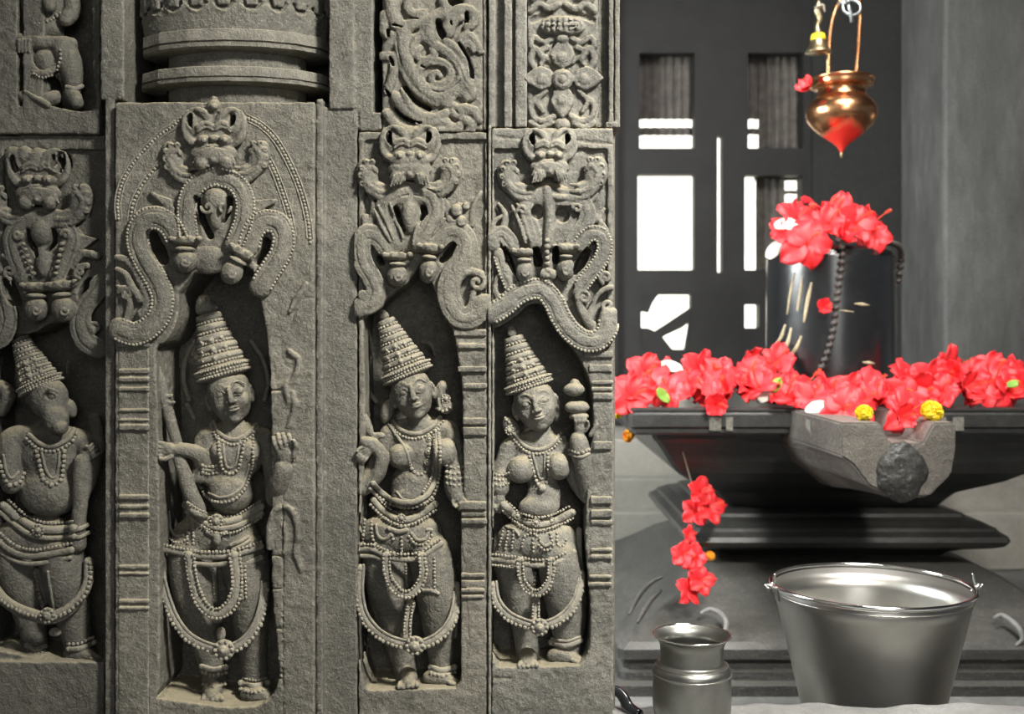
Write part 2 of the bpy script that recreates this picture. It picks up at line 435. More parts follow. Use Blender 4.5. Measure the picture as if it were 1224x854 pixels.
class Motif:
    """arch carving of one niche: a sculpt plus its bead rows"""
    def __init__(s, box, wf, h=1.25):
        s.sc = Sculpt(X(box[0], wf) - 3, X(box[1], wf) + 3, Y(box[2], wf) - 3, Y(box[3], wf) + 3, wf - 14, wf + 24, h); s.wf = wf; s.rows = []; s.holes = []; s.cuts = []
    def cut(s, pts, k=1):
        """undercut hole, taken through both carving and slab"""
        s.cuts.append([(q[0], q[1], q[-1]) for q in pts])
    def band(s, path, r, w=3, beads=1.9, rim=True, fl=.5):
        wf = s.wf
        s.sc.chain([(x, y, wf + w, r) for x, y in path], fl=fl, k=1.2); s.sc.chain([(x, y, wf + w - 6, r) for x, y in path], fl=fl, k=.5)
        if rim:
            for o, rr in ((.5, 1.2), (-.5, 1.2)):
                z = wf + w + r * fl * math.sqrt(1 - o * o)
                s.sc.chain([(x, y, z + .5, rr) for x, y in off_path(path, o * r)], op='s', k=.4)
            for sg in (-1, 1):
                s.sc.chain([(x, y, wf + w + r * fl * .45, 1.7 if not beads else 1.1) for x, y in off_path(path, sg * r * (.88 if not beads else .66))], k=.8)
        if beads:
            for sg in (-1, 1): s.rows.append((off_path(path, sg * r * .86), beads))
    def strand(s, path, r, w=2, k=1.5, fl=.8):
        for e in (-5, 0): s.sc.chain([(x, y, s.wf + w + e, r) for x, y in path], k=k, fl=fl)
    def taper(s, path, r0, r1, w=2, k=1.5, fl=.8):
        n = len(path)
        for e in (-5, 0): s.sc.chain([(x, y, s.wf + w + e, r0 + (r1 - r0) * i / (n - 1)) for i, (x, y) in enumerate(path)], k=k, fl=fl)
    def curl(s, x, y, r, a0, turns=1.3, th=3, w=3, sg=1):
        P = []
        for i in range(14):
            q = i / 13; a = math.radians(a0) + sg * q * turns * 2 * math.pi
            P.append((x + math.cos(a) * r * (1 - .85 * q), y + math.sin(a) * r * (1 - .85 * q)))
        n = len(P)
        for e in (-4, 0): s.sc.chain([(a, b, s.wf + w + e, th * (1 - .4 * i / n)) for i, (a, b) in enumerate(P)], k=1)
    def knob(s, x, y, rx, ry, ang=0, w=12):
        ca, sa = math.cos(math.radians(ang)), math.sin(math.radians(ang)); wf = s.wf
        R = lambda a, b: (x + a * ca - b * sa, y + a * sa + b * ca)
        c = R(0, -ry * 1.75); s.sc.ell(*c, wf + w - 3, rx * 1.35, ry * .42, 12, ang)
        for a in (-rx * 1.2, -rx * .4, rx * .4, rx * 1.2): s.sc.ell(*R(a, -ry * 1.95), wf + w + 5, 4, 3.4, 4, ang, k=1.5)
        c = R(0, -ry * 1.05); s.sc.ell(*c, wf + w, rx * .85, ry * .24, 11, ang, k=1)
        s.sc.ell(x, y, wf + w - 2, rx, ry, 12, ang, k=1)
        c = R(0, ry * .1)
        P = [(c[0] + math.cos(a * .8) * rx * .42 * (1 - a / 9), c[1] + math.sin(a * .8) * ry * .42 * (1 - a / 9), wf + w + 9.5, 1.5) for a in range(0, 9)]
        s.sc.chain(P, k=.6)
    def mask(s, x, y, m=1.0, finial=True, ridged=False):
        """lion-like monster face: horns, ears, bulging eyes, upper jaw"""
        wf = s.wf; sc = s.sc
        q = lambda a, b: (x + a * m, y + b * m)
        sc.ell(*q(0, -10), wf + 1, 34 * m, 27 * m, 10)
        for sg in (-1, 1):
            sc.ell(*q(sg * 27, -17), wf + 4, 10 * m, 18 * m, 8, sg * 12, k=2)
            sc.chain([(*q(sg * a, b), wf + 7, r * m) for a, b, r in ((33, -32, 1.6), (36, -22, 3), (36, -8, 4), (30, 3, 5), (22, 8, 4))], k=2)
            sc.chain([(*q(sg * a, b), wf + 8, r * m) for a, b, r in ((5, -20, 4.5), (11, -29, 5), (18, -34, 3.6), (25, -35, 2), (30, -32, 1.2))], k=1.5)
            sc.chain([(*q(sg * a, b), wf + 13, .9 * m) for a, b in ((8, -22), (13, -29), (20, -32))], op='s', k=.6)
            sc.chain([(*q(sg * a, b), wf + 11, 3 * m) for a, b in ((2, -14), (8, -18), (14, -17), (20, -13))], k=1)
            sc.chain([(*q(sg * a, b), wf + 12, 1.7 * m) for a, b in ((2, -10), (8, -13), (14, -12), (20, -8))], k=.7)
            sc.ell(*q(sg * 13, 3), wf + 12, 8 * m, 7 * m, 9, k=1)
            sc.ell(*q(sg * 13, 3), wf + 20, 3 * m, 3 * m, 3, k=.5)
            sc.ell(*q(sg * 15, 31), wf + 11, 9.5 * m, 10 * m, 10, k=1)
            sc.chain([(*q(sg * a, b), wf + 15, 1.8 * m) for a, b in ((7, 34), (7, 26), (13, 21), (21, 23), (25, 31))], k=.6)
            if ridged:
                for i in range(4): sc.chain([(*q(sg * (9 + 4 * i), 25 + i), wf + 20, 1.4 * m), (*q(sg * (13 + 4 * i), 39 + i), wf + 18, 1.4 * m)], k=.6)
            s.holes.append(([(*q(sg * 25, -25), 3.4 * m), (*q(sg * 26, -19), 4.6 * m), (*q(sg * 23, -10), 2.6 * m)]))
        sc.ell(*q(0, 1), wf + 13, 6.5 * m, 5 * m, 8, k=1)
        sc.ell(*q(0, 20), wf + 8, 29 * m, 14 * m, 12, k=2); sc.chain([(*q(a, b), wf + 17, 1.0 * m) for a, b in ((-22, 16), (-10, 12), (0, 11), (10, 12), (22, 16))], op='s', k=.8)
        sc.ell(*q(0, 27), wf + 13, 6 * m, 6 * m, 8, k=1)
        s.sc.chain([(*q(a, b), wf + 20, 2.5 * m) for a, b in ((-7, 36), (0, 31), (7, 36))], k=1, op='s')
        if finial:
            sc.ell(*q(0, -38), wf + 6, 9 * m, 9 * m, 8, k=1); sc.ell(*q(0, -48), wf + 5, 4 * m, 6 * m, 5, k=2); sc.ell(*q(0, -38), wf + 13, 4.5 * m, 4 * m, 4, k=.5)
    def whisker(s, x, y, m, sg):
        """flame-like mane cluster curling outwards and up"""
        q = lambda a, b: (x + sg * a * m, y + b * m)
        wf = s.wf
        s.sc.ell(*q(25, 6), wf + 1, 14 * m, 23 * m, 8, sg * 12, k=2); s.sc.ell(*q(12, 24), wf + 1, 13 * m, 11 * m, 8, k=2)
        for i, (r, w) in enumerate(((5.5, 5), (4.5, 7), (3.6, 5))):
            o = i * 8.0
            s.sc.chain([(*q(a, b), wf + w, max(1.6, rr * r / 5.5 * m)) for a, b, rr in
                        ((-2 - o * .2, 34 - o, 3), (10 + o * .1, 33 - o * .9, 4.5), (22 + o * .1, 24 - o * .8, 5), (29 - o * .2, 10 - o * .3, 5), (29 - o * .6, -2 + o * .1, 4.5), (22 - o * .5, -8 + o * .3, 3.5), (17 - o * .3, -3 + o * .3, 2.5))], k=1)
        for a, b in ((33, 6), (32, -4), (26, -12), (31, 16), (18, -12)): s.sc.ell(*q(a, b), wf + 6, 4.2 * m, 4.2 * m, 5, k=1); s.sc.ell(*q(a + .5, b), wf + 11, 1.8 * m, 1.8 * m, 3, k=.5, op='s')
        s.sc.chain([(*q(18, 2), wf + 12, 2.2 * m), (*q(21, 0), wf + 12, 2.2 * m)], op='s', k=.5)
        s.sc.chain([(*q(7, 2), wf + 8, 3.0 * m), (*q(9, 8), wf + 8, 3.0 * m)], op='s', k=.5)
    def finish(s, name, mat, parent, slab=None):
        for H in s.holes + s.cuts:
            s.sc.chain([(a, b, s.wf - 4, r) for a, b, r in H], op='s', k=.8, fl=7)
            if slab is not None: slab.chain([(a, b, s.wf - 4, r) for a, b, r in H], op='s', k=.8, fl=8)
        if slab is not None: slab.build('niche_slab', mat, parent, .7)
        return s.sc.build(name, mat, parent, .35)
def bead_rows(name, surf, rows, mat, parent):
    for row in rows[:]: o = bead_row(name, surf, [row], mat, parent)
    return o
def bead_row(name, surf, rows, mat, parent):
    b = Bits()
    for path, r in rows:
        for p in resample(surf.drape(path, 0, floor=-40), r * 2.15): b.ball(p, r * (.85 + .25 * rnd.random()))
    return b.build(name, mat, parent)

def face(sc, x, y, w, rx, ry, ang, nose=1.0):
    """head with brows, lidded eyes, nose, lips, chin and ears; ang tilts it clockwise"""
    ca, sa = math.cos(math.radians(ang)), math.sin(math.radians(ang))
    R = lambda a, b: (x + (a * rx) * ca - (b * ry) * sa, y + (a * rx) * sa + (b * ry) * ca)
    dep = rx * .95
    z = lambda a, b: w + dep * math.sqrt(max(.05, 1 - a * a * .9 - b * b * .8))
    sc.ell(*R(0, -.12), w, rx, ry * .88, dep, ang, k=3)
    sc.ell(*R(0, .42), w + 1, rx * .78, ry * .55, dep * .9, ang, k=6)
    sc.ell(*R(0, .84), w + dep * .42, rx * .3, ry * .16, dep * .38, ang, k=3)      # chin
    for sg in (-1, 1):
        sc.ell(*R(sg * .45, .25), w + dep * .5, rx * .36, ry * .28, dep * .38, ang, k=5)   # cheeks
        sc.chain([(*R(sg * .42, -.13), z(.42, -.13) + .5, rx * .24)], k=1, op='s') if False else None
        sc.ell(*R(sg * .42, -.1), z(.42, -.1) + 2.5, rx * .27, ry * .12, 4.2, ang, op='s', k=2)    # eye socket
        sc.ell(*R(sg * .42, -.08), z(.42, -.08) - 1.6, rx * .21, ry * .1, 3.6, ang, k=.6)           # eyeball
        sc.chain([(*R(sg * a, b), z(a, b) + .3, 1.15) for a, b in ((.16, -.06), (.3, -.19), (.48, -.21), (.7, -.08))], k=.6)
        sc.chain([(*R(sg * a, b), z(a, b) + .0, .9) for a, b in ((.18, -.02), (.35, .04), (.5, .04), (.68, -.05))], k=.6)
        sc.chain([(*R(sg * a, b), z(a, b) + .4, 1.15) for a, b in ((.1, -.25), (.28, -.42), (.52, -.45), (.78, -.28))], k=1.2)
        sc.ell(*R(sg * 1.0, .08), w - 1, rx * .16, ry * .34, 6, ang, k=1.5)                        # ears
        sc.ell(*R(sg * 1.04, .05), w + 4, rx * .07, ry * .2, 3, ang, op='s', k=1)
    sc.chain([(*R(0, -.28), z(0, .28) + .5, 2.2), (*R(0, -.05), z(0, .05) + 2.8, 2.6), (*R(0, .2), z(0, .2) + 5.5 * nose, 3.6)], k=2)
    for sg in (-1, 1): sc.ell(*R(sg * .15, .23), z(0, .2) + 3.2, rx * .12, ry * .08, 3, ang, k=1)
    for b, r, dz in ((.43, 1.7, 2.3), (.53, 2.0, 2.2)):
        sc.chain([(*R(-.3, b - .02), z(.3, b) + dz - 1.4, r * .5), (*R(-.1, b - .01), z(.1, b) + dz, r), (*R(.1, b - .01), z(.1, b) + dz, r), (*R(.3, b - .02), z(.3, b) + dz - 1.4, r * .5)], k=.7)
    sc.chain([(*R(-.28, .475), z(.3, .47) + 3.6, .7), (*R(.28, .475), z(.3, .47) + 3.6, .7)], op='s', k=.4)
def hand(sc, x, y, w, ang, m=1.0, curl=.5, side=1, n=4):
    """palm with four bent fingers of unequal length and a thumb"""
    ca, sa = math.cos(math.radians(ang)), math.sin(math.radians(ang))
    R = lambda a, b: (x + (a * ca - b * sa) * m, y + (a * sa + b * ca) * m)
    sc.ell(*R(0, 0), w, 10 * m, 8.5 * m, 5.5, ang, k=2)
    for i, Ln in enumerate((15, 18, 16.5, 12.5)[:n]):
        b = -6.3 + i * 4.3
        sc.chain([(*R(4, b), w + 1, 2.5 * m), (*R(10, b * 1.1), w + 5, 2.35 * m), (*R(10 + Ln * .45, b * 1.12), w + 6 - 6 * curl, 2.1 * m), (*R(9 + Ln * (.85 - .5 * curl), b * 1.1), w + 2 - 11 * curl, 1.8 * m)], k=.5)
    sc.chain([(*R(-4, side * 7), w + 2, 3 * m), (*R(3, side * 11), w + 5, 2.6 * m), (*R(9, side * 10.5), w + 8, 2.1 * m)], k=.8)
def foot_front(sc, x, y, w, m=1.0):
    sc.chain([(x, y - 8 * m, w - 14, 9 * m), (x, y - 3 * m, w - 6, 10 * m), (x, y + 3 * m, w + 2, 7.5 * m)], k=3)
    for i in range(5):
        a = (i - 2) * 5.0 * m
        sc.chain([(x + a * .9, y + 2 * m, w + 4, 3.1 * m), (x + a * 1.05, y + (6.5 - abs(i - 1) * .5) * m, w + 9, 2.7 * m)], k=.5)
def foot_side(sc, x, y, w, sg=1, m=1.0):
    sc.chain([(x - sg * 17 * m, y - 2 * m, w - 4, 9 * m), (x - sg * 4 * m, y - 2 * m, w, 9 * m), (x + sg * 10 * m, y + 3 * m, w + 2, 6 * m), (x + sg * 17 * m, y + 5 * m, w + 3, 4.5 * m)], k=3)
    for i in range(4): sc.chain([(x + sg * (13 - i * 2) * m, y + (5 - i * .2) * m, w + 3 + i * 2.6, 2.6 * m), (x + sg * (21 - i * 2.5) * m, y + 6.5 * m, w + 4 + i * 2.6, 2.2 * m)], k=.5)

def crown(parent, mat, top, base, wt, wb, rtop, rbase, tiers=6, knob=.17, name='crown', brim=1.04, rk=None):
    rk = rk or rtop
    b = Bits(); A = C(*top, wt); B = C(*base, wb)
    prof = [(0, .05), (.01, rk * .3), (knob * .2, rk * .62), (knob * .5, rk * .9), (knob * .8, rk), (knob * .95, rk * .95), (knob, rk * .75), (knob + .015, rk * .7)]
    t0 = knob + .02; t1 = .84
    beads = []
    for i in range(tiers):
        a = t0 + (t1 - t0) * i / tiers; c = t0 + (t1 - t0) * (i + 1) / tiers
        ra = rtop + (rbase * .93 - rtop) * ((i + .6) / tiers) ** 1.15; rb = rtop + (rbase * .93 - rtop) * ((i + 1) / tiers) ** 1.15
        d = c - a
        prof += [(a, ra * .93), (a + d * .1, ra * 1.0), (a + d * .42, (ra + rb) / 2 * 1.02), (a + d * .52, (ra + rb) / 2 * .99), (a + d * .6, rb * .9), (a + d * .98, rb * .9)]
        beads.append((a + d * .8, rb * .92, 2.0))
    prof += [(.845, rbase * .95), (.86, rbase * brim), (.895, rbase * brim), (.905, rbase * .97), (.93, rbase * .97), (.94, rbase * (brim - .02)), (.975, rbase * (brim - .02)), (.985, rbase * .9), (1.0, rbase * .8), (1.0, 1)]
    beads += [(.877, rbase * brim + .6, 1.7), (.917, rbase * .99, 1.9), (.957, rbase * (brim - .02) + .6, 1.8)]
    side, fr, ax, A0 = b.lathe(A, B, prof, 44, .8)
    for t, r, br in beads:
        n = int(math.pi * 2 * r / (br * 2.2))
        for j in range(n):
            q = 2 * math.pi * j / n
            if math.sin(q) < -.15: continue
            b.ball(A0 + ax * t + r * (math.cos(q) * side + .8 * math.sin(q) * fr), br)
    # front plaques
    for i, t in enumerate((.55, .66, .76)):
        r = rtop + (rbase * .93 - rtop) * ((t - t0) / (t1 - t0)) ** 1.15
        for q, sz in ((90, 4.2), (55, 3.2), (125, 3.2)):
            qq = math.radians(q); c = A0 + ax * t + r * (math.cos(qq) * side + .8 * math.sin(qq) * fr)
            b.ball(c, sz, (1, 1, .6)); b.ball(c + fr * 2.2, sz * .5)
    return b.build(name, mat, parent)
# ------------------------------------------------------------------ carved wall
def sbox_obj(name, boxes, mat, parent=None, rough=.3, h=2.2, extra=None, kind=None):
    w0 = min(b[4] for b in boxes); w1 = max(b[5] for b in boxes)
    s = Sculpt(min(X(b[0], b[5]) for b in boxes) - 2, max(X(b[1], b[5]) for b in boxes) + 2, min(Y(b[2], b[5]) for b in boxes) - 2, max(Y(b[3], b[5]) for b in boxes) + 2, w0, w1, h)
    for b in boxes: pbox(s, *b)
    if extra: extra(s)
    o = s.build(name, mat, parent, rough)
    if kind: o['kind'] = kind
    return o
def pilaster(name, bars, parent, mat, h=1.25):
    """bars: (x0,x1,y0,y1,front)"""
    w1 = max(b[4] for b in bars)
    s = Sculpt(min(b[0] for b in bars) - 3, max(b[1] for b in bars) + 3, min(b[2] for b in bars) - 3, max(b[3] for b in bars) + 3, -60, w1 + 2, h)
    for x0, x1, y0, y1, wf in bars: pbox(s, x0, x1, y0, y1, -60, wf, 1.6)
    return s.build(name, mat, parent, .45)
def base_loc(px, py, w): 
    v = world_arr([C(px, py, w)])[0]; return (v[0], v[1], v[2])

# the masonry the panels are set in
core = sbox_obj('wall_left', [(-60, 736, -60, 905, -330, -129)], M['pilaster'], h=9, rough=0, kind='structure')

MC = M['carved']
# ================= panel 1: the large projecting block
P1 = empty('relief_carving', base_loc(256, 900, -50), 'projecting stone relief of a crowned guardian with a long club, beaded halo above', 'stone relief', 'figure reliefs of the temple wall')
s = Sculpt(X(135, 0), X(378, 0), Y(119, 0), Y(905, 0), -128, 2, 1.6)
pbox(s, 137, 376, 122, 903, -128, 0, 2.5)
niche1 = smoothpoly([(207, 350), (206, 380), (192, 408), (180, 418), (181, 470), (183, 560), (184, 700), (184, 830), (186, 842), (318, 842), (320, 700), (320, 560), (319, 490), (317, 430), (311, 385), (303, 345), (292, 318), (258, 316), (225, 326)])
ppoly(s, niche1, -92, 20, k=3)
s.poly([(X(x, -10), Y(y, -10)) for x, y in ((178, 846), (325, 845), (325, 885), (178, 885))], -100, 0, 'u', 0, 2)
# shallow sunk field round the standing jamb on the right, engraved leaves
for pth, r in (([(342, 352), (352, 338), (365, 328)], 2), ([(348, 392), (352, 372), (362, 358), (375, 356)], 2), ([(335, 400), (338, 430), (345, 440)], 1.6), ([(352, 300), (360, 310), (356, 322)], 1.6), ([(325, 435), (332, 455), (345, 440), (360, 430)], 2)):
    s.chain([(x, y, 1, r) for x, y in pth], op='s', k=1)
for pth, r in (([(322, 655), (322, 630), (328, 612), (340, 606), (352, 616), (356, 640), (354, 660), (360, 682)], 3.2), ([(338, 625), (342, 645), (340, 662)], 2), ([(345, 420), (358, 432), (352, 452), (342, 462), (345, 480)], 3.2), ([(347, 372), (356, 355), (366, 340)], 3.0), ([(345, 510), (352, 490), (350, 470)], 3)):
    s.chain([(x, y, 0, r) for x, y in pth], k=2)
for yy in (665, 704, 752, 806, 812, 466): pbox(s, 316, 337, yy, yy + 2.2, -3, 4, .5, 's')
s.box(X(337, 0), X(338.5, 0), Y(560, 0), Y(900, 0), -2.5, 5, .5, 's')
slab1 = s
pl1 = [(141, 178, 409, 903, 1), (139, 178, 405, 415, 5), (141, 178, 441, 447, 4), (141, 178, 451, 457, 4), (141, 178, 463, 468, 4), (141, 178, 489, 493, 3.5), (141, 178, 501, 504, 3.5), (141, 178, 508, 515, 5),
       (141, 178, 592, 598, 5), (141, 178, 604, 609, 4), (141, 178, 614, 620, 5), (141, 178, 676, 681, 3.6), (141, 178, 685, 688, 3.6), (141, 178, 717, 722, 4), (141, 178, 726, 730, 4)]
pilaster('pilaster', pl1, P1, MC)

m = Motif((138, 374, 122, 420), 0)
m.mask(256, 165, .98); m.whisker(229, 185, .95, -1); m.whisker(286, 183, .95, 1)
m.sc.ell(257, 214, -1, 24, 14, 9, k=3); m.sc.ell(257, 250, -5, 34, 44, 8, k=3)
hl = [(257, 211), (240, 217), (227, 232), (223, 252), (224, 272), (226, 288)]
hr = [(259, 211), (279, 217), (291, 233), (293, 255), (287, 276), (280, 292)]
m.band(hl, 12, 4, 1.9); m.band(hr, 12, 4, 1.9)
m.sc.ell(258, 203, 6, 5, 8, 5); m.sc.ell(258, 240, 4, 15, 15, 10); m.sc.ell(258, 258, 2, 8, 16, 8)
m.curl(248, 248, 8, 180, 1.1, 2, 12, -1); m.curl(268, 248, 8, 0, 1.1, 2, 12, 1)
m.cut([(237, 238, 3, 3.6), (239, 248, 3, 3.6), (244, 264, 3, 4.2), (252, 282, 3, 4.6)])
m.cut([(276, 238, 3, 3.6), (275, 250, 3, 4), (269, 265, 3, 3)])
m.knob(221, 313, 14, 14, 0, 12); m.knob(277, 326, 13, 15, 28, 12)
m.sc.ell(250, 310, -4, 26, 18, 8, k=4)
L1 = [(212, 288), (205, 273), (192, 262), (176, 262), (166, 274), (165, 292), (173, 312), (185, 332), (194, 354), (191, 376), (178, 392), (160, 400), (143, 394)]
R1 = [(298, 292), (303, 276), (315, 265), (331, 267), (339, 282), (336, 302), (324, 322), (312, 342)]
m.band(L1, 14.5, 3, 2.0); m.band(R1, 14, 3, 2.0)
m.cut([(183, 281, 0, 6), (188, 296, 0, 8.5), (197, 310, 0, 7)])
m.cut([(319, 288, 0, 5), (318, 300, 0, 7), (309, 312, 0, 5)])
m.taper([(140, 308), (152, 312), (163, 326), (172, 345), (177, 362), (172, 376)], 4, 6.5, 3)
m.taper([(140, 322), (150, 328), (158, 344), (168, 358)], 3, 5, 4)
m.taper([(141, 343), (150, 350), (155, 364), (152, 380)], 3, 4.5, 3); m.curl(150, 352, 9, 200, 1.2, 3, 4)
m.curl(170, 374, 7, 0, 1.1, 2.4, 6)
for pts in ([(180, 230), (206, 238), (212, 262)], [(331, 238), (308, 240), (302, 258)]):
    m.sc.poly([(X(a, 0), Y(b, 0)) for a, b in pts], -6, 6, 'u', 2, 1)
for pts in ([(183, 232), (207, 250)], [(330, 240), (306, 252)]): m.strand(pts, 2.2, 5)
arch1 = m.finish('arch_carving', MC, P1, slab1)
aur = [([(142, 262), (141, 240), (148, 214), (165, 188), (188, 164), (208, 150), (216, 142)], 2.0), ([(156, 264), (159, 244), (171, 220), (187, 200), (199, 188)], 2.2),
       ([(293, 140), (312, 150), (330, 168), (347, 198), (360, 230), (368, 262), (371, 290)], 2.1), ([(318, 186), (328, 205), (338, 232), (346, 258), (352, 290)], 2.1)]
for a0, a1, lst in ((136, 240, aur[:2]), (270, 378, aur[2:])):
    s2 = Sculpt(X(a0, 0), X(a1, 0), Y(130, 0), Y(300, 0), -4, 6, 1.3)
    for pth, r in lst:
        for d in (-3.6, 3.6): s2.chain([(x, y, 0, 1.3) for x, y in off_path(pth, d)], k=.5)
    s2.build('halo_rim', MC, P1, 0)
sf = Surf([m.sc]); 
class Flat:
    V = np.array([C(120, 100, 0), C(400, 100, 0), C(400, 400, 0), C(120, 400, 0)]); Q = np.array([[0, 1, 2, 3]])
sfF = Surf([Flat])
bead_rows('beading', Surf([m.sc]), m.rows, MC, P1)
bead_rows('halo_beading', sfF, aur[:2], MC, P1); bead_rows('halo_beading', sfF, aur[2:], MC, P1)

# the guardian
def figure_base(box, h=1.25): return Sculpt(X(box[0], 0) - 25, X(box[1], 0) + 25, Y(box[2], 0) - 10, Y(box[3], 0) + 25, -80, 14, h)
s = figure_base((178, 365, 430, 850))
face(s, 275, 473, -34, 26, 34, -12)
s.chain([(276, 500, -44, 12), (280, 516, -44, 14)], k=3)
s.chain([(246, 524, -44, 11), (282, 517, -46, 13), (318, 524, -44, 11)], k=4)
s.ell(283, 543, -42, 33, 32, 22, k=6); s.ell(265, 540, -30, 14, 13, 12, k=6); s.ell(299, 540, -30, 14, 13, 12, k=6)
s.ell(276, 588, -38, 27, 27, 23, k=8); s.ell(272, 594, -28, 18, 15, 14, k=6)
s.chain([(269, 592, -12.5, 1.5), (270, 594, -12.5, 1.5)], op='s', k=1)
s.ell(258, 640, -46, 52, 28, 26, k=8)
s.chain([(228, 660, -42, 25), (232, 705, -40, 23), (240, 745, -42, 18), (250, 785, -48, 13), (256, 815, -50, 12)], k=5)
s.chain([(292, 660, -42, 25), (298, 700, -38, 23), (300, 745, -40, 18), (303, 785, -46, 13.5), (305, 815, -48, 12)], k=5)
s.box(X(205, -45), X(310, -45), Y(655, -45), Y(745, -45), -70, -44, 6, 'u', 12)
foot_front(s, 254, 831, -26, 1.1); foot_side(s, 313, 832, -26, 1, 1.0)
# arms: raised left hand, bent forearm, sash, right fist
s.chain([(249, 522, -42, 11), (250, 545, -38, 11), (252, 572, -38, 10)], k=3)
s.chain([(240, 528, -40, 8), (243, 548, -32, 9), (238, 570, -26, 9)], k=3)
s.chain([(243, 560, -28, 9), (238, 544, -18, 8.5), (222, 538, -12, 7.5), (212, 538, -10, 7)], k=3)
hand(s, 201, 538, -8, 183, 1.05, .3, -1)
s.chain([(213, 546, -14, 6.5), (220, 566, -12, 8), (228, 590, -14, 8.5), (238, 610, -16, 8)], k=2)
s.chain([(318, 524, -44, 11), (326, 555, -38, 11), (330, 588, -26, 11)], k=3)
s.chain([(330, 595, -22, 12), (334, 578, -6, 12.5), (339, 560, 2, 11)], k=3)
hand(s, 341, 542, 5, 255, 1.3, .8, 1)
# club in the raised hand
s.chain([(176, 418, -20, 4), (184, 440, -18, 8), (194, 470, -18, 7.5), (203, 500, -16, 6.5), (211, 528, -14, 6), (216, 540, -14, 5)], k=1)
for a, b in ((197, 476), (200, 484)): s.chain([(a - 8, b + 2, -14, 2.3), (a + 8, b - 3, -14, 2.3)], k=.6)
fig1 = s.build('guardian_figure', MC, P1, .35); S1 = Surf([s])
crown(fig1, MC, (242, 352), (269, 452), -36, -36, 14, 32, 5, .22, rk=13.5)
ornament('halo_ring', S1, [('t', [(226, 478, -62), (220, 455, -62), (222, 430, -62), (232, 408, -62)], 3), ('t', [(232, 500, -58), (224, 484, -60)], 3), ('t', [(300, 408, -62), (314, 430, -62), (320, 455, -62), (316, 478, -62)], 3)], MC, fig1)
ornament('necklace', S1, [('t', [(255, 505), (262, 518), (277, 526), (293, 521), (306, 508)], 3, 1), ('b', [(252, 508), (259, 523), (277, 532), (296, 526), (309, 511)], 2.1, 1),
    ('b', [(261, 522), (263, 545), (266, 560), (274, 567), (284, 562), (289, 545), (293, 524)], 2.4, 1), ('t', [(266, 524), (268, 545), (270, 556), (275, 560), (281, 556), (284, 545), (287, 524)], 1.7, 0),
    ('b', [(302, 512), (303, 535), (301, 560), (294, 582), (281, 597), (262, 601), (247, 594), (238, 580)], 2.3, 1.5), ('t', [(298, 556), (290, 580), (277, 592), (262, 595), (250, 590)], 1.8, .5)], MC, fig1)
ornament('armlet', S1, [('b', [(242, 557), (250, 559), (259, 557)], 2.2, 1), ('b', [(242, 565), (250, 567), (259, 565)], 2.2, 1), ('t', [(242, 561), (250, 563), (259, 561)], 2, .5)], MC, fig1)
ornament('girdle', S1, [('t', [(222, 604), (240, 616), (258, 624), (282, 622), (312, 606)], 5, 3), ('t', [(224, 612), (242, 624), (260, 632), (284, 629), (313, 614)], 3.5, 3), ('b', [(222, 600), (241, 611), (258, 618), (282, 616), (310, 600)], 1.9, 5), ('b', [(226, 618), (243, 630), (261, 638), (285, 635), (312, 619)], 1.8, 4), ('m', (259, 623), 9, 7)], MC, fig1)
ornament('hip_drapery', S1, [('b', [(196, 615), (198, 635), (208, 648), (220, 648), (225, 638)], 2.2, 1), ('t', [(202, 613), (204, 632), (211, 641), (219, 640)], 2, 1), ('b', [(224, 618), (224, 650)], 2, 1), ('b', [(231, 618), (231, 650)], 2, 1), ('b', [(189, 612), (187, 650)], 2, 2, -40),
    ('t', [(248, 636), (258, 641), (270, 637)], 3, 2), ('o', (259, 644), 5, 9, 2), ('t', [(276, 652), (286, 648), (296, 642)], 2.6, 3), ('t', [(278, 657), (288, 653), (298, 647)], 2, 3)], MC, fig1)
ornament('hip_belt', S1, [('t', [(192, 656, -22), (215, 661, -16), (240, 665, -13), (268, 665, -13), (292, 660, -15), (312, 653, -22)], 4.2), ('b', [(192, 651, -20), (215, 656, -14), (240, 660, -10), (268, 660, -10), (292, 655, -12), (312, 648, -20)], 2.2),
    ('t', [(235, 674, -15), (254, 676, -13), (270, 674, -14)], 3.2), ('t', [(282, 676, -14), (296, 673, -16), (312, 667, -22)], 3.2)], MC, fig1)
ornament('thigh_sash', S1, [('t', [(226, 664, -12), (230, 690, -10), (236, 712, -9), (247, 729, -8), (259, 734, -8), (272, 727, -8), (281, 712, -9), (283, 690, -10), (280, 664, -12)], 6.5), ('b', [(221, 664, -10), (225, 690, -7), (231, 715, -6), (244, 734, -5), (260, 740, -5), (276, 733, -5), (287, 715, -6), (289, 690, -7), (286, 664, -10)], 2.3), ('b', [(231, 664, -7), (235, 690, -4), (241, 710, -3), (250, 724, -3), (260, 728, -3), (269, 722, -3), (276, 708, -3), (278, 690, -4), (274, 664, -7)], 2.2),
    ('t', [(255, 677), (257, 718)], 3.6, 1), ('b', [(255, 680), (257, 718)], 1.8, 4), ('b', [(293, 678), (294, 714)], 2, 1), ('t', [(289, 680), (290, 716)], 1.5, .5), ('o', (259, 738), 9, 8, 4),
    ('b', [(214, 672, -26), (221, 682, -24), (221, 694, -24), (213, 702, -24), (206, 700, -26)], 2.1)], MC, fig1)
G = [(191, 674, -26), (194, 696, -20), (200, 718, -16), (209, 740, -12), (224, 760, -8), (245, 772, -6), (268, 777, -5), (289, 769, -6), (304, 752, -10), (313, 728, -16), (316, 700, -24)]
ornament('garland', S1, [('t', G, 6), ('b', [(x + (257 - x) * -.05, y + 5, w + 3) for x, y, w in G], 2.9), ('t', [(x + (257 - x) * .05, y - 4, w + 3) for x, y, w in G], 2), ('m', (268, 777), 13, 6, -5), ('o', (264, 758), 6, 9, 6)], MC, fig1)
